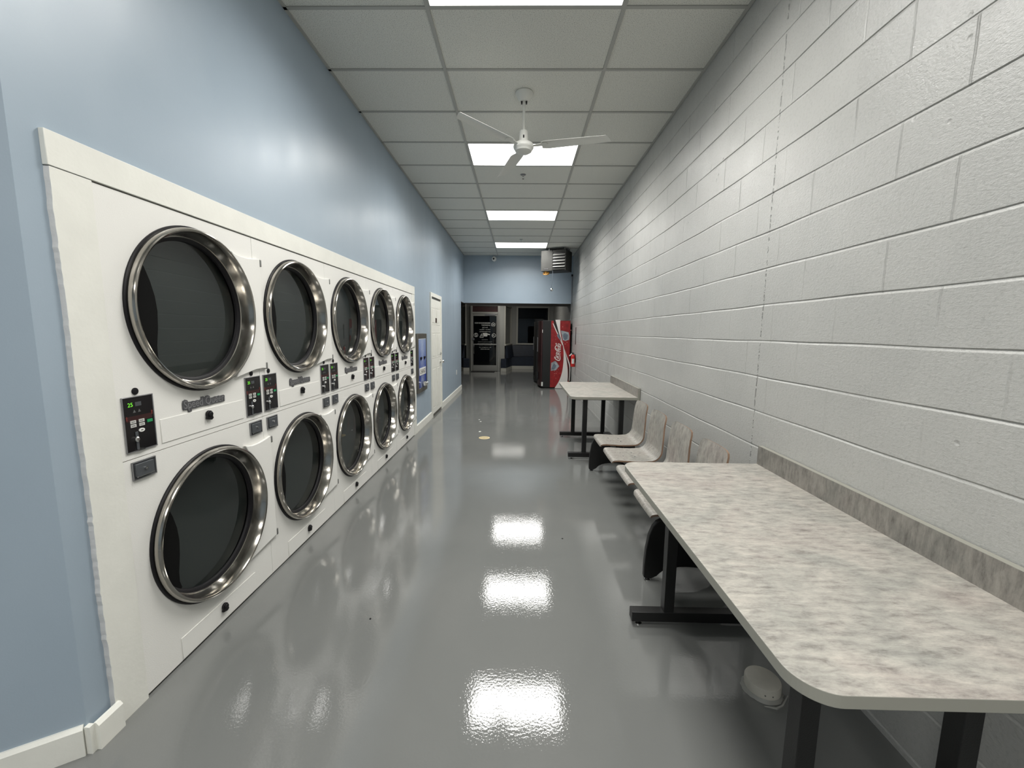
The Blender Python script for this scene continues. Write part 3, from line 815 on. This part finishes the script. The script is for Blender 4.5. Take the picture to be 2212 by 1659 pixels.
for yc in (2.36, 4.35):
    def arc_pts():
        P = [(.772, .022), (.772, .10), (.778, .20), (.792, .29), (.812, .345), (.835, .375), (.87, .392), (1.18, .392), (1.215, .375), (1.238, .345), (1.258, .29), (1.272, .20), (1.278, .10), (1.278, .022), (1.265, .012), (1.235, .012), (1.20, .030)]
        for k in range(1, 12):
            a = math.pi * k / 12; P.append((1.025 + .165 * math.cos(a), .032 + .060 * math.sin(a)))
        return P + [(.85, .030), (.815, .012), (.785, .012)]
    b = MB(); b.prism([(x, yc - .017, z) for x, z in arc_pts()], (0, .034, 0)); lg = b.build('leg_panel', 'black', t, bevel=.004)
    for x in (.80, 1.25):
        b = MB(); b.lathe([(.019, 0), (.019, .004), (.008, .010), (.008, .02)], (x, yc, 0), 'z', 18); b.build('leveler', 'chrome', lg)

# ------------------------------------------------------------------ ceiling fan
t = thing('ceiling_fan', 'white three-blade ceiling fan hanging on a long rod', 'ceiling fan', (.012, 3.73, CZ))
b = MB(); b.lathe([(.0, -.0005), (.070, -.0005), (.074, -.008), (.070, -.022), (.045, -.060), (.034, -.072), (0, -.072)], n=40); b.build('canopy', 'fan', t)
b = MB(); b.tube([(0, 0, -.065), (0, 0, -.33)], .0115, 16); b.build('downrod', 'fan', t)
b = MB(); b.box(-.026, -.014, -.012, .012, -.088, -.070); b.box(.014, .026, -.012, .012, -.088, -.070); b.build('hanger_bracket', 'rubber', t)
b = MB(); b.lathe([(0, -.30), (.028, -.300), (.034, -.306), (.040, -.385), (.042, -.395), (0, -.395)], n=36); h = b.build('motor_cup', 'fan', t)
b = MB(); b.box(-.006, .006, -.0425, -.036, -.372, -.350); b.build('cup_slot', 'rubber', h)
b = MB(); b.lathe([(0, -.402), (.070, -.402), (.082, -.410), (.088, -.424), (.088, -.436), (.082, -.446), (.078, -.449), (.070, -.466), (.050, -.478), (.012, -.482), (0, -.482)], n=48); mo = b.build('motor_housing', 'fan', t)
b = MB(); b.lathe([(.041, -.394), (.041, -.4035)], n=30); b.build('motor_collar', 'rubber', mo)
for k, a in enumerate((-13, 107, 227)):
    b = MB(); z0 = -.430; n = 22; th = .0018
    def bp(s_, v, off):
        r0, r1 = .155, .705; r_ = r0 + (r1 - r0) * s_
        wd = .060 + (.052 - .060) * s_
        if s_ < .06: wd *= .72 + .28 * s_ / .06
        pitch = R(-7 + 2 * s_); camber = .010 * (1 - v * v)
        y = v * wd * math.cos(pitch); z = z0 + v * wd * math.sin(pitch) + camber + off
        x = r_ + (.022 * v if s_ > .97 else 0)
        return (x, y, z)
    for i in range(n):
        for j in range(6):
            s0, s1 = i / n, (i + 1) / n; v0, v1 = -1 + j / 3, -1 + (j + 1) / 3
            b.face([bp(s0, v0, 0), bp(s1, v0, 0), bp(s1, v1, 0), bp(s0, v1, 0)]); b.face([bp(s0, v0, th), bp(s0, v1, th), bp(s1, v1, th), bp(s1, v0, th)])
        b.face([bp(s0, -1, 0), bp(s0, -1, th), bp(s1, -1, th), bp(s1, -1, 0)]); b.face([bp(s0, 1, 0), bp(s1, 1, 0), bp(s1, 1, th), bp(s0, 1, th)])
    for j in range(6):
        v0, v1 = -1 + j / 3, -1 + (j + 1) / 3
        for s_ in (0, 1): b.face([bp(s_, v0, 0), bp(s_, v1, 0), bp(s_, v1, th), bp(s_, v0, th)])
    b.xform(Matrix.Rotation(R(a), 4, 'Z')); bl = b.build('blade', 'fan', t)
    b = MB(); b.prism([(.07, -.014, z0 + .0), (.07, .014, z0 + .0), (.19, .030, z0 + .004), (.21, .0, z0 + .004), (.19, -.030, z0 + .004)], (0, 0, .004)); b.xform(Matrix.Rotation(R(a), 4, 'Z')); b.build('blade_iron', 'fan', bl, bevel=.001)

# sprinklers
for (x, y, lb) in ((.018, 5.54, 'small chrome sprinkler head on the ceiling just beyond the fan'), (.008, 9.235, 'small chrome sprinkler head on the ceiling in front of the panel by the heater')):
    t = thing('sprinkler_head', lb, 'sprinkler', (x, y, CZ), 0, 'sprinkler heads in the ceiling')
    b = MB(); b.lathe([(.0, -.0005), (.036, -.0005), (.034, -.006), (.014, -.010), (0, -.010)], n=28); b.build('escutcheon', 'bezel', t)
    b = MB(); b.lathe([(.010, -.010), (.009, -.026), (0, -.026)], n=16); b.tube([(-.009, 0, -.024), (-.011, 0, -.036), (-.003, 0, -.050)], .0022, 6); b.tube([(.009, 0, -.024), (.011, 0, -.036), (.003, 0, -.050)], .0022, 6); b.lathe([(0, -.050), (.013, -.050), (.013, -.053), (0, -.053)], n=16); b.build('sprinkler_body', 'chrome', t)

# ------------------------------------------------------------------ hanging heater
HA = R(-25)
t = thing('unit_heater', 'dark grey box heater with bright louvres hung from the ceiling by the block wall', 'heater', (.492, 10.170, 2.945), HA)
Wd, Dp, Ht = .625, .44, .475   # width along local x, depth local y, height
b = MB(); b.box(0, Wd, .012, Dp, 0, Ht, 0); b.box(0, Wd * .45, 0, .012, 0, Ht, 0)
b.box(Wd * .45, Wd * .475, -.006, .012, .02, Ht - .04, 0); b.box(Wd - .02, Wd, -.006, .012, 0, Ht, 0); b.box(Wd * .475, Wd - .02, -.006, .012, .02, .05, 0); b.box(Wd * .475, Wd - .02, -.006, .012, Ht - .06, Ht, 0)
b.build('casing', 'heater', t, bevel=.004)
b = MB(); b.box(Wd * .475, Wd - .02, .008, .0118, .05, Ht - .06); b.build('outlet_grille', 'heaterdark', t, smooth=False)
for k in range(5):
    z = .080 + k * .068
    b = MB(); b.prism([(Wd * .49, -.030, z), (Wd * .49, .008, z + .018), (Wd * .49, .008, z + .022), (Wd * .49, -.030, z + .004)], (Wd * .47, 0, 0)); b.build('louvre', 'louvre', t, smooth=False)
b = MB(); b.box(-.03, 0, .08, .30, .11, .30); b.box(-.05, -.03, .10, .13, .22, .25); b.build('side_box', 'heaterdark', t, bevel=.004)
b = MB(); b.box(.07, .20, -.003, 0, .035, .065); pl = b.build('maker_plate', 'heaterdark', t, smooth=False)
text_mesh('maker_lettering', 'HEATER', .10, basis((1, 0, 0), (0, 0, 1), (0, -1, 0), (.135, -.0032, .05)), 'bezel', pl, height=.016)
for x, y in ((.17, .08), (Wd - .05, .05), (.17, Dp - .06), (Wd - .05, Dp - .06)):
    b = MB(); b.box(x - .012, x + .012, y - .003, y + .003, Ht - .02, CZ - 2.945 - .001); b.build('hanger', 'clip', t, smooth=False)
b = MB()
for k in range(3):
    P_ = [(.10 + .06 * math.cos(a_) + .012 * k, .05 + .01 * k, -.045 + .034 * math.sin(a_)) for a_ in [2 * math.pi * q / 16 for q in range(17)]]
    b.tube(P_, .008, 6)
b.tube([(.10, .06, -.001), (.11, .06, -.055)], .024, 8)
b.build('gas_connector', 'amber', t)
t = thing('thermostat_bulb', 'small silver ball hanging on a thin cable under the heater', 'ball', (.745, 10.0, 2.50))
b = MB(); b.lathe([(0, -.036)] + [(.036 * math.sin(R(a)), -.036 * math.cos(R(a))) for a in range(15, 180, 15)] + [(0, .036)], n=24); b.build('ball', 'chrome', t)
b = MB(); b.tube([(0, 0, .034), (-.004, 0, .06), (.012, .01, .2), (.022, .03, .32), (.020, .05, .456)], .004, 8); b.build('cable', 'cable', t)
t = thing('conduit', 'thin grey conduit running down the corner beside the block wall from the heater', 'pipe', (1.362, YH - .012, 1.84))
b = MB(); b.tube([(0, 0, 0), (0, 0, 1.12)], .009, 10); b.build('pipe', 'bezel', t)
b = MB(); b.box(-.02, .022, -.028, .009, 1.12, 1.17); b.build('junction_box', 'rubber', t)
for z in (.42, .02):
    b = MB(); b.box(-.014, .014, -.012, .0105, z, z + .018); b.build('pipe_strap', 'clip', t)

# security camera
t = thing('security_camera', 'small white dome camera with dark lens on the blue header wall', 'camera', (-.70, YH, 3.39))
b = MB(); b.lathe([(0, -.001), (.045, -.001), (.045, -.02), (.040, -.03), (0, -.03)], (0, 0, 0), 'y', 28); b.build('mount', 'white', t)
b = MB(); b.lathe([(0, -.095)] + [(.040 * math.sin(R(a)), -.058 - .037 * math.cos(R(a))) for a in range(15, 180, 15)] + [(0, -.02)], (0, 0, -.008), 'y', 28); b.build('eyeball', 'white', t)
b = MB(); b.lathe([(.017, -.092), (.016, -.101), (0, -.102)], (0, 0, -.010), 'y', 24); b.build('lens', 'blackpanel', t)
t.scale = (1.45, 1.45, 1.45)

# ------------------------------------------------------------------ vending machines
def vending(loc, label, art):
    t = thing('vending_machine', label, 'vending machine', loc, 0)
    # local x: 0 front (towards aisle) .. .85 back; y 0 near side .. .94
    D, W, Hh = .85, .94, 1.80
    b = MB(); b.box(.10, D - .03, 0, W, .03, Hh); b.box(.14, D - .06, .05, W - .05, 0, .03); b.build('cabinet', 'vmblack', t, bevel=.006)
    b = MB(); pts = []
    for k in range(15):
        u = k / 14; pts.append((.10 - .001 - .10 * math.sin(math.pi * (.12 + .76 * u)) * 1.0, W * u))
    loop = [(.098, W), (.098, 0)]
    b.prism([(x, y, .06) for x, y in pts + [(.0985, W), (.0985, 0)]], (0, 0, Hh - .07)); dr = b.build('front_door', 'vmdark' if art else 'vmblack', t)
    b = MB(); b.box(-.006, .012, W * .70, W * .88, .95, 1.35); b.build('selection_panel', 'bezel', dr, smooth=False)
    b = MB(); b.box(-.008, .012, W * .25, W * .75, .22, .42); b.build('delivery_chute', 'blackpanel', dr, smooth=False)
    return t
VX, VY = .510, 10.93
v1 = vending((VX, VY, 0), 'tall red and black cola vending machine with a white swoosh down its side', True)
v2 = vending((.435, 12.02, 0), 'plain black vending machine standing behind the red one', False)
def pxX(px): return .832 + (px - 1188) * .0122 - VX
def pxZ(py): return (840.3 - py) * .01218
def z7(x, y): return (pxX(1180 + x / 10.06), pxZ(680 + y / 10.06))
def z4(x, y): return (pxX(1185 + x / 27.65), pxZ(730 + y / 27.65))
def smooth_pts(P, k=6):
    out = []
    for i in range(len(P) - 1):
        p0_, p1_, p2_, p3_ = P[max(0, i - 1)], P[i], P[i + 1], P[min(len(P) - 1, i + 2)]
        for q in range(k):
            t_ = q / k
            out.append(tuple(.5 * ((2 * p1_[c]) + (-p0_[c] + p2_[c]) * t_ + (2 * p0_[c] - 5 * p1_[c] + 4 * p2_[c] - p3_[c]) * t_ ** 2 + (-p0_[c] + 3 * p1_[c] - 3 * p2_[c] + p3_[c]) * t_ ** 3) for c in (0, 1)))
    out.append(P[-1]); return out
def art_poly(b, P, mi, y): b.prism([(x, y, z) for x, z in P], (0, -.0006, 0), mi)
b = MB()
sx0, sx1, sz1 = pxX(1187.6), pxX(1235.5), 1.795
b.box(sx0, min(sx1, .82), -.002, -.0002, .035, sz1, 0)
band = smooth_pts([z7(165, 108), z7(200, 240), z7(250, 400), z7(300, 540), z7(340, 670), z7(357, 780), z7(362, 900), z7(358, 1060), z7(335, 1250), z7(280, 1430), z7(180, 1605)])
band2 = smooth_pts([z7(450, 1605), z7(458, 1480), z7(463, 1340), z7(458, 1200), z7(440, 1060), z7(410, 900), z7(380, 770), z7(335, 610), z7(295, 470), z7(272, 320), z7(268, 200), z7(270, 108)])
art_poly(b, band + band2, 1, -.002)
r1 = smooth_pts([z7(112, 200), z7(160, 310), z7(220, 430), z7(270, 530), z7(330, 660)]); r2 = smooth_pts([z7(335, 640), z7(285, 530), z7(230, 410), z7(170, 280), z7(114, 175)])
art_poly(b, r1 + r2, 1, -.0026)
r1 = smooth_pts([z7(160, 108), z7(205, 250), z7(250, 400), z7(300, 540)]); r2 = smooth_pts([z7(285, 530), z7(215, 380), z7(150, 240), z7(118, 108)])
art_poly(b, r1 + r2, 2, -.0026)
r1 = smooth_pts([z7(378, 735), z7(430, 880), z7(480, 1000), z7(512, 1120), z7(513, 1280), z7(505, 1440)]); r2 = smooth_pts([z7(490, 1440), z7(497, 1280), z7(490, 1120), z7(455, 1000), z7(415, 880)])
art_poly(b, r1 + r2, 1, -.0026)
r1 = smooth_pts([z7(385, 790), z7(420, 900), z7(455, 1010), z7(485, 1130), z7(490, 1280), z7(485, 1440)]); r2 = smooth_pts([z7(462, 1440), z7(470, 1280), z7(462, 1130), z7(435, 1000)])
art_poly(b, r1 + r2, 2, -.0030)
art_poly(b, [z7(*p) for p in ((285, 340), (350, 350), (455, 375), (478, 460), (470, 540), (430, 550), (395, 565), (335, 545), (305, 430))], 3, -.0018 - .0012)
art_poly(b, [z7(*p) for p in ((345, 400), (400, 390), (440, 430), (435, 520), (380, 550), (340, 500))], 4, -.0037)
art_poly(b, [z7(*p) for p in ((205, 450), (235, 390), (270, 500), (290, 560), (235, 500))], 4, -.0034)
art_poly(b, [z7(*p) for p in ((95, 1045), (180, 1000), (215, 1030), (272, 1115), (235, 1160), (200, 1205), (150, 1210), (90, 1222))], 3, -.0030)
art_poly(b, [z7(*p) for p in ((120, 1110), (160, 1060), (215, 1100), (190, 1160), (140, 1195), (105, 1170))], 4, -.0037)
rnd = random.Random(9)
for (x, y, r_) in ((388, 630, 9), (428, 592, 9), (345, 590, 7), (325, 260, 8), (505, 330, 8), (208, 445, 6), (172, 465, 5), (180, 530, 5), (170, 1222, 8), (208, 1278, 8), (172, 1280, 7), (250, 1190, 6), (205, 1385, 5), (225, 1240, 5), (172, 1325, 5), (290, 1270, 5)):
    c = z7(x, y); r2_ = r_ / 10.06 * .0122
    art_poly(b, [(c[0] + r2_ * math.cos(2 * math.pi * k / 10), c[1] + r2_ * math.sin(2 * math.pi * k / 10)) for k in range(10)], 5, -.0024)
b.build('side_print', ['vmred', 'vmwhite', 'vmblack', 'ice', 'ice2', mat('pink_droplet_print', (.55, .25, .22), .4)], v1, smooth=False)
# script lettering along the side, reading upwards
def stroke(b, P, w0, w1=None, mi=0, y=-.0044):
    P = smooth_pts([z4(*p) for p in P], 7); n = len(P)
    Lf, Rt = [], []
    for i, p in enumerate(P):
        a, c = P[max(0, i - 1)], P[min(n - 1, i + 1)]; dx, dz = c[0] - a[0], c[1] - a[1]; l = math.hypot(dx, dz) or 1
        u = i / (n - 1); wd = (w0 + ((w1 if w1 is not None else w0) - w0) * math.sin(math.pi * u)) / 27.65 * .0122 / 2
        Lf.append((p[0] - dz / l * wd, p[1] + dx / l * wd)); Rt.append((p[0] + dz / l * wd, p[1] - dx / l * wd))
    for i in range(n - 1):
        b.prism([(q[0], y, q[1]) for q in (Lf[i], Lf[i + 1], Rt[i + 1], Rt[i])], (0, -.0006, 0), mi)
b = MB()
stroke(b, [(395, 1190), (345, 1120), (320, 1150), (350, 1220), (430, 1290), (530, 1335), (610, 1325), (645, 1250), (640, 1130), (622, 1010), (650, 905)], 24, 52)
stroke(b, [(450, 1120), (470, 1180), (540, 1225), (565, 1200), (520, 1150), (450, 1115), (415, 1130)], 24, 34)
stroke(b, [(410, 1000), (400, 1040), (470, 1090), (545, 1110), (565, 1060)], 22, 40)
stroke(b, [(430, 880), (405, 920), (470, 985), (540, 1000), (560, 960), (500, 910), (430, 890)], 22, 38)
stroke(b, [(420, 810), (440, 860), (520, 900), (570, 930), (575, 880)], 22, 34)
stroke(b, [(500, 720), (520, 760)], 30, 34)
stroke(b, [(370, 300), (400, 370), (430, 440), (380, 460), (342, 540), (345, 630), (400, 710), (500, 790), (600, 830), (650, 790), (640, 740)], 26, 46)
stroke(b, [(430, 600), (400, 640), (470, 670), (520, 720), (580, 745), (570, 690), (500, 650)], 22, 34)
stroke(b, [(400, 430), (470, 470), (560, 530), (645, 560), (660, 530)], 26, 42)
stroke(b, [(500, 560), (520, 600), (600, 650), (660, 670), (640, 610)], 24, 40)
stroke(b, [(505, 330), (500, 400), (570, 470), (640, 480), (660, 430), (600, 380), (530, 350)], 24, 38)
stroke(b, [(520, 320), (600, 360), (670, 395)], 24, 34)
stroke(b, [(350, 345), (400, 350), (415, 300)], 20, 26)
b.build('script_lettering', 'vmwhite', v1, smooth=False)
b = MB(); b.box(pxX(1168.5), pxX(1172), -.003, -.0002, pxZ(835), pxZ(826)); b.build('rating_label', 'sticker', v1, smooth=False)
b = MB(); b.box(.085, .0975, -.004, .012, 1.48, 1.56); b.build('lock_plate', 'vmwhite', v1, smooth=False)

# fire extinguisher
t = thing('fire_extinguisher', 'small red fire extinguisher with a white label hung on the block wall', 'fire extinguisher', (XR - .068, 10.15, .655))
b = MB(); b.lathe([(.0, 0), (.050, 0), (.056, .008), (.056, .245), (.050, .272), (.030, .295), (.020, .302), (0, .302)], n=36); b.build('cylinder', 'extred', t)
b = MB(); b.lathe([(.018, .30), (.016, .33), (0, .33)], n=16); b.box(-.07, .02, -.010, .010, .335, .347); b.prism([(-.01, -.010, .33), (-.075, -.010, .305), (-.075, -.010, .312), (-.01, -.010, .34)], (0, .02, 0)); b.build('valve', 'rubber', t)
b = MB(); b.tube([(.02, 0, .32), (.045, -.02, .30), (.058, -.03, .22), (.055, -.045, .12)], .007, 8); b.build('hose', 'rubber', t)
b = MB(); n = 8
for k in range(n):
    a0, a1 = R(-130 + 70 * k / n), R(-130 + 70 * (k + 1) / n); r_ = .0567
    b.face([(r_ * math.cos(a0), r_ * math.sin(a0), .08), (r_ * math.cos(a1), r_ * math.sin(a1), .08), (r_ * math.cos(a1), r_ * math.sin(a1), .20), (r_ * math.cos(a0), r_ * math.sin(a0), .20)])
b.build('label', 'sticker', t)
b = MB(); b.prism([(-.105, -.03, .275), (-.085, -.03, .258), (-.025, -.03, .315), (-.045, -.03, .335)], (0, -.0008, 0)); b.build('inspection_tag', 'white', t, smooth=False)
b = MB(); b.box(.052, .0675, -.02, .02, .10, .31); b.build('wall_bracket', 'clip', t)
b = MB(); b.box(XR - .004, XR - .0005, 10.22, 10.32, 1.20, 1.62); tag(b.build('wall_sign', 'vmdark', smooth=False), 'narrow dark red upright sign on the block wall above the extinguisher', 'sign')

# ------------------------------------------------------------------ entry door
YD = 15.60
e = bpy.data.objects.new('door_2', None); COL.objects.link(e); e.location = (0, YD, 0); struct(e, 'aluminium framed glass entry door with white lettering'); e['category'] = 'door'
b = MB()
b.box(-1.845, -1.775, -.05, .05, 0, 2.47); b.box(-.825, -.745, -.05, .05, 0, 2.47); b.box(-1.775, -.825, -.05, .05, 2.155, 2.225); b.box(-1.775, -.825, -.05, .05, 2.44, 2.47)
b.build('door_frame', 'alu', e, bevel=.004)
b = MB(); b.box(-1.775, -.825, .0, .01, 2.225, 2.44); b.build('transom_panel', 'signred', e, smooth=False)
b = MB(); b.box(-1.772, -1.745, -.025, .025, .01, 2.15); b.box(-.872, -.828, -.025, .025, .01, 2.15); b.box(-1.745, -.872, -.025, .025, 2.075, 2.15); b.box(-1.745, -.872, -.025, .025, .01, .225); b.box(-1.745, -.872, -.03, .025, .995, 1.035)
lf = b.build('door_leaf', 'alu', e, bevel=.003)
b = MB(); b.box(-1.745, -.872, .0, .008, .225, .995); b.box(-1.745, -.872, .0, .008, 1.035, 2.075); b.build('door_pane', 'shopglass', lf, smooth=False)
b = MB(); b.box(-1.30, -.92, -.075, -.026, 2.09, 2.14); b.box(-1.16, -.86, -.06, -.05, 2.14, 2.155); b.build('door_closer', 'bezel', lf, bevel=.004)
b = MB(); b.box(-1.80, -1.70, -.06, -.03, 1.17, 1.25); b.tube([(-1.715, -.06, 1.0), (-1.715, -.07, .95), (-1.715, -.07, .70), (-1.715, -.03, .66)], .012, 8); b.build('push_handle', 'bezel', lf)
def door_xz(px, py): return ((px - 1123) * 15.6 / 888 * 1.0 + .015, 2.064 - (py - 683) * (2.064 - .218) / (790 - 683))
def glass_text(body, px0, px1, py, h, w_=None):
    x0, z = door_xz(px0, py); x1, _ = door_xz(px1, py)
    text_mesh('door_lettering', body, abs(x1 - x0), basis((-1, 0, 0), (0, 0, 1), (0, 1, 0), ((x0 + x1) / 2, -.0015, z)), 'decal', lf, extrude=.001, offset=.008, height=h)
glass_text('NEIGHBORHOOD RICH', 1026, 1059, 697.5, .052)
glass_text('LAUNDROMAT', 1040, 1059, 702.2, .050)
glass_text('Open Daily', 1041.5, 1054, 707.3, .055)
glass_text('6:00 am - 9:00 pm', 1036, 1059, 711.7, .046)
glass_text('Last Wash 8:00 pm', 1036, 1059, 716.3, .046)
glass_text('ATTENTION', 1041, 1054, 733.8, .022)
glass_text('These premises are under', 1032.5, 1063, 738.4, .026)
glass_text('video surveillance 24 hours a day', 1031.5, 1064, 742.3, .034)
glass_text('No loitering or smoking', 1035.5, 1061, 746.2, .034)
glass_text('For emergency call', 1035.5, 1061, 750.4, .040)
glass_text('509-422-5050', 1038.5, 1057.5, 754.2, .036)
def decal(build_fn, name='door_decal', m='decal'):
    b = MB(); build_fn(b); b.build(name, m, lf, smooth=False)
def ringd(b, px, py, r, w_=.018, y=-.0016):
    x, z = door_xz(px, py); n = 28
    for k in range(n):
        a0, a1 = 2 * math.pi * k / n, 2 * math.pi * (k + 1) / n
        b.prism([(x + q * math.cos(a), y, z + q * math.sin(a)) for a, q in ((a0, r), (a1, r), (a1, r - w_), (a0, r - w_))], (0, -.001, 0))
def bar(b, p, q, w_=.018, y=-.0016):
    (x0, z0), (x1, z1) = door_xz(*p), door_xz(*q); l = math.hypot(x1 - x0, z1 - z0); nx, nz = -(z1 - z0) / l * w_ / 2, (x1 - x0) / l * w_ / 2
    b.prism([(x0 + nx, y, z0 + nz), (x1 + nx, y, z1 + nz), (x1 - nx, y, z1 - nz), (x0 - nx, y, z0 - nz)], (0, -.001, 0))
decal(lambda b: (ringd(b, 1028.4, 723.6, .078), bar(b, (1026, 720), (1031, 727)), bar(b, (1028.5, 720.5), (1028, 726.5), .03)))
decal(lambda b: (ringd(b, 1066.8, 724.2, .078), bar(b, (1064, 721), (1069.6, 727.5)), bar(b, (1063.5, 724.6), (1068, 724.6), .022)))
decal(lambda b: (bar(b, (1040.5, 720.5), (1036.5, 728.7)), bar(b, (1040.5, 720.5), (1044.5, 728.7)), bar(b, (1036.8, 728.6), (1044.3, 728.6)), bar(b, (1040.5, 724), (1040.5, 727))))
decal(lambda b: (bar(b, (1061, 699.5), (1065.5, 696.4)), bar(b, (1065.5, 696.4), (1070, 699.5)), bar(b, (1061.6, 699.5), (1062, 703.5)), bar(b, (1069.4, 699.5), (1069, 703.5)), bar(b, (1061.8, 703.5), (1069.2, 703.5)), bar(b, (1063.5, 700.5), (1067.5, 700.5), .03)))
def notice(b):
    P_ = [door_xz(*p) for p in ((1042.5, 719), (1052.5, 719), (1053.4, 724), (1052.4, 726.5), (1045, 726.5))]
    b.prism([(x, -.004, z) for x, z in P_], (0, -.001, 0))
    P_ = [door_xz(*p) for p in ((1053, 720), (1059, 721.5), (1057, 723.8), (1053, 722))]
    b.prism([(x, -.004, z) for x, z in P_], (0, -.001, 0))
decal(notice, 'door_notice', 'sticker')

t = MB(); t.prism([(-1.80, 15.12, .0005), (-.92, 15.12, .0005), (-.92, 15.52, .0005), (-1.80, 15.52, .0005)], (0, 0, .010)); tag(t.build('door_mat', 'mat', bevel=.003), 'thin black mat on the floor at the glass entry door', 'mat')

# entry benches
def bench(name, label, segs, back):
    t = thing(name, label, 'bench', (0, 0, 0), 0, 'navy vinyl benches beside the entry door')
    b = MB()
    for P_ in segs: b.prism([(x, y, .125) for x, y in P_], (0, 0, .355))
    b.build('seat', 'navy', t, bevel=.012)
    b = MB()
    for P_ in segs: b.prism([(x, y, .0) for x, y in P_], (0, 0, .124))
    b.build('plinth', 'base', t, smooth=False)
    for bk in back:
        (p, q, n_) = bk; p = Vector(p); q = Vector(q); n_ = Vector(n_)
        b = MB(); lo = .482; hi = .955
        b.prism([(p.x, p.y, lo), (p.x + n_.x * .13, p.y + n_.y * .13, lo), (p.x + n_.x * .045, p.y + n_.y * .045, hi), (p.x, p.y, hi)], (q.x - p.x, q.y - p.y, 0)); b.build('backrest', 'navy', t, bevel=.01)
bench('corner_bench', 'navy vinyl bench under the wide window between entry door and black vending machine',
      [[(-.70, 15.80 - .24), (-.50, 15.80 - .24), (-.50, 15.68), (-.56, 15.70), (-.70, 15.55)], [(-.50, 15.56), (-.30, 16.72), (-.30, YS - .01), (-.355, YS - .01), (-.555, 15.70), (-.50, 15.68)], [(-.30, 16.72), (1.38, 16.72), (1.38, YS - .01), (-.30, YS - .01)]],
      [((-.30, YS - .065), (1.38, YS - .065), (0, -1)), ((-.54, 15.80), (-.345, YS - .07), (.98, -.18))])
bench('corner_bench', 'navy vinyl bench to the left of the entry door behind the blue wall end',
      [[(-2.12, 15.56), (-1.90, 15.56), (-1.90, 15.60), (-2.04, 15.70), (-2.12, 15.68)], [(-2.12, 15.56), (-2.12, 15.70), (-2.06, 15.72), (-2.43, YS - .01), (-2.62, YS - .01), (-2.62, 16.72)], [(-2.62, 16.72), (-2.62, YS - .01), (-4.3, YS - .01), (-4.3, 16.72)]],
      [((-4.3, YS - .065), (-2.62, YS - .065), (0, -1)), ((-2.09, 15.82), (-2.44, YS - .07), (-.97, -.22))])

# ------------------------------------------------------------------ floor fittings and flecks
t = thing('floor_cleanout', 'tan round cleanout cap with a pale brass rim set in the floor', 'floor cap', (-.480, 5.665, 0))
b = MB(); b.lathe([(.078, 0), (.078, .003), (.064, .0035), (.063, .001)], n=40, close=True); b.build('rim', 'brass', t)
b = MB(); b.lathe([(.0635, 0), (.0635, .0022), (0, .0022)], n=40); b.box(-.01, .01, -.01, .01, .0022, .004); b.build('cap', 'tan', t)
t = thing('pipe_stub', 'cream capped pipe stub rising from the floor beside the near table leg', 'pipe cap', (1.045, 1.585, 0))
b = MB(); b.lathe([(0, 0), (.068, 0), (.069, .046), (.066, .053), (.045, .060), (0, .063)], n=48); c = b.build('pipe_cap', 'pvc', t)
b = MB()
for (a, z) in ((-112, .030), (-88, .030)):
    x, y = .0685 * math.cos(R(a)), .0685 * math.sin(R(a)); b.lathe([(0, -.002), (.0028, -.002), (.0028, .0008), (0, .0008)], (x, y, z), 'y', 10)
b.build('drilled_hole', 'clip', c)
b = MB(); rnd = random.Random(4); n = 36; ring = []
P1 = [(.069 * math.cos(2 * math.pi * k / n), .069 * math.sin(2 * math.pi * k / n)) for k in range(n)]
P2 = [((.080 + rnd.uniform(-.005, .004)) * math.cos(2 * math.pi * k / n), (.080 + rnd.uniform(-.005, .004)) * math.sin(2 * math.pi * k / n)) for k in range(n)]
for k in range(n):
    j = (k + 1) % n; h0, h1 = .014, .014
    b.face([(*P1[k], h0), (*P2[k], .001), (*P2[j], .001), (*P1[j], h1)])
b.build('caulk_ring', 'caulk', t)
b = MB(); b.tube([(-.04, -.085, .004), (0, -.10, .010), (.03, -.088, .012), (.075, -.05, .02)], [.002, .005, .004, .002], 8); b.build('caulk_blob', 'caulk', t)

def fleck(x, y, r_, m, label, h=.003, flat=1.0, grp=None):
    b = MB(); n = 9; rr = random.Random(int(x * 1000))
    b.prism([(x + r_ * rr.uniform(.6, 1) * math.cos(2 * math.pi * k / n), y + r_ * flat * rr.uniform(.6, 1) * math.sin(2 * math.pi * k / n), .0004) for k in range(n)], (0, 0, h))
    return tag(b.build('floor_speck', m, smooth=False), label, 'debris', grp)
fleck(-.576, 6.02, .022, 'white', 'white spot on the floor just beyond the tan cleanout cap', .006, 1.5)  # three thin white spots laid on the floor
fleck(-.632, 6.72, .020, 'white', 'white spot on the floor, larger of the two in front of the white door', .004)
fleck(-.668, 6.86, .018, 'white', 'white spot on the floor, smaller of the two in front of the white door', .003)
fleck(-.757, 1.955, .006, 'rubber', 'tiny black speck on the floor in front of the first dryer')
fleck(.33, 2.835, .007, 'rubber', 'tiny black speck on the floor beside the seats')
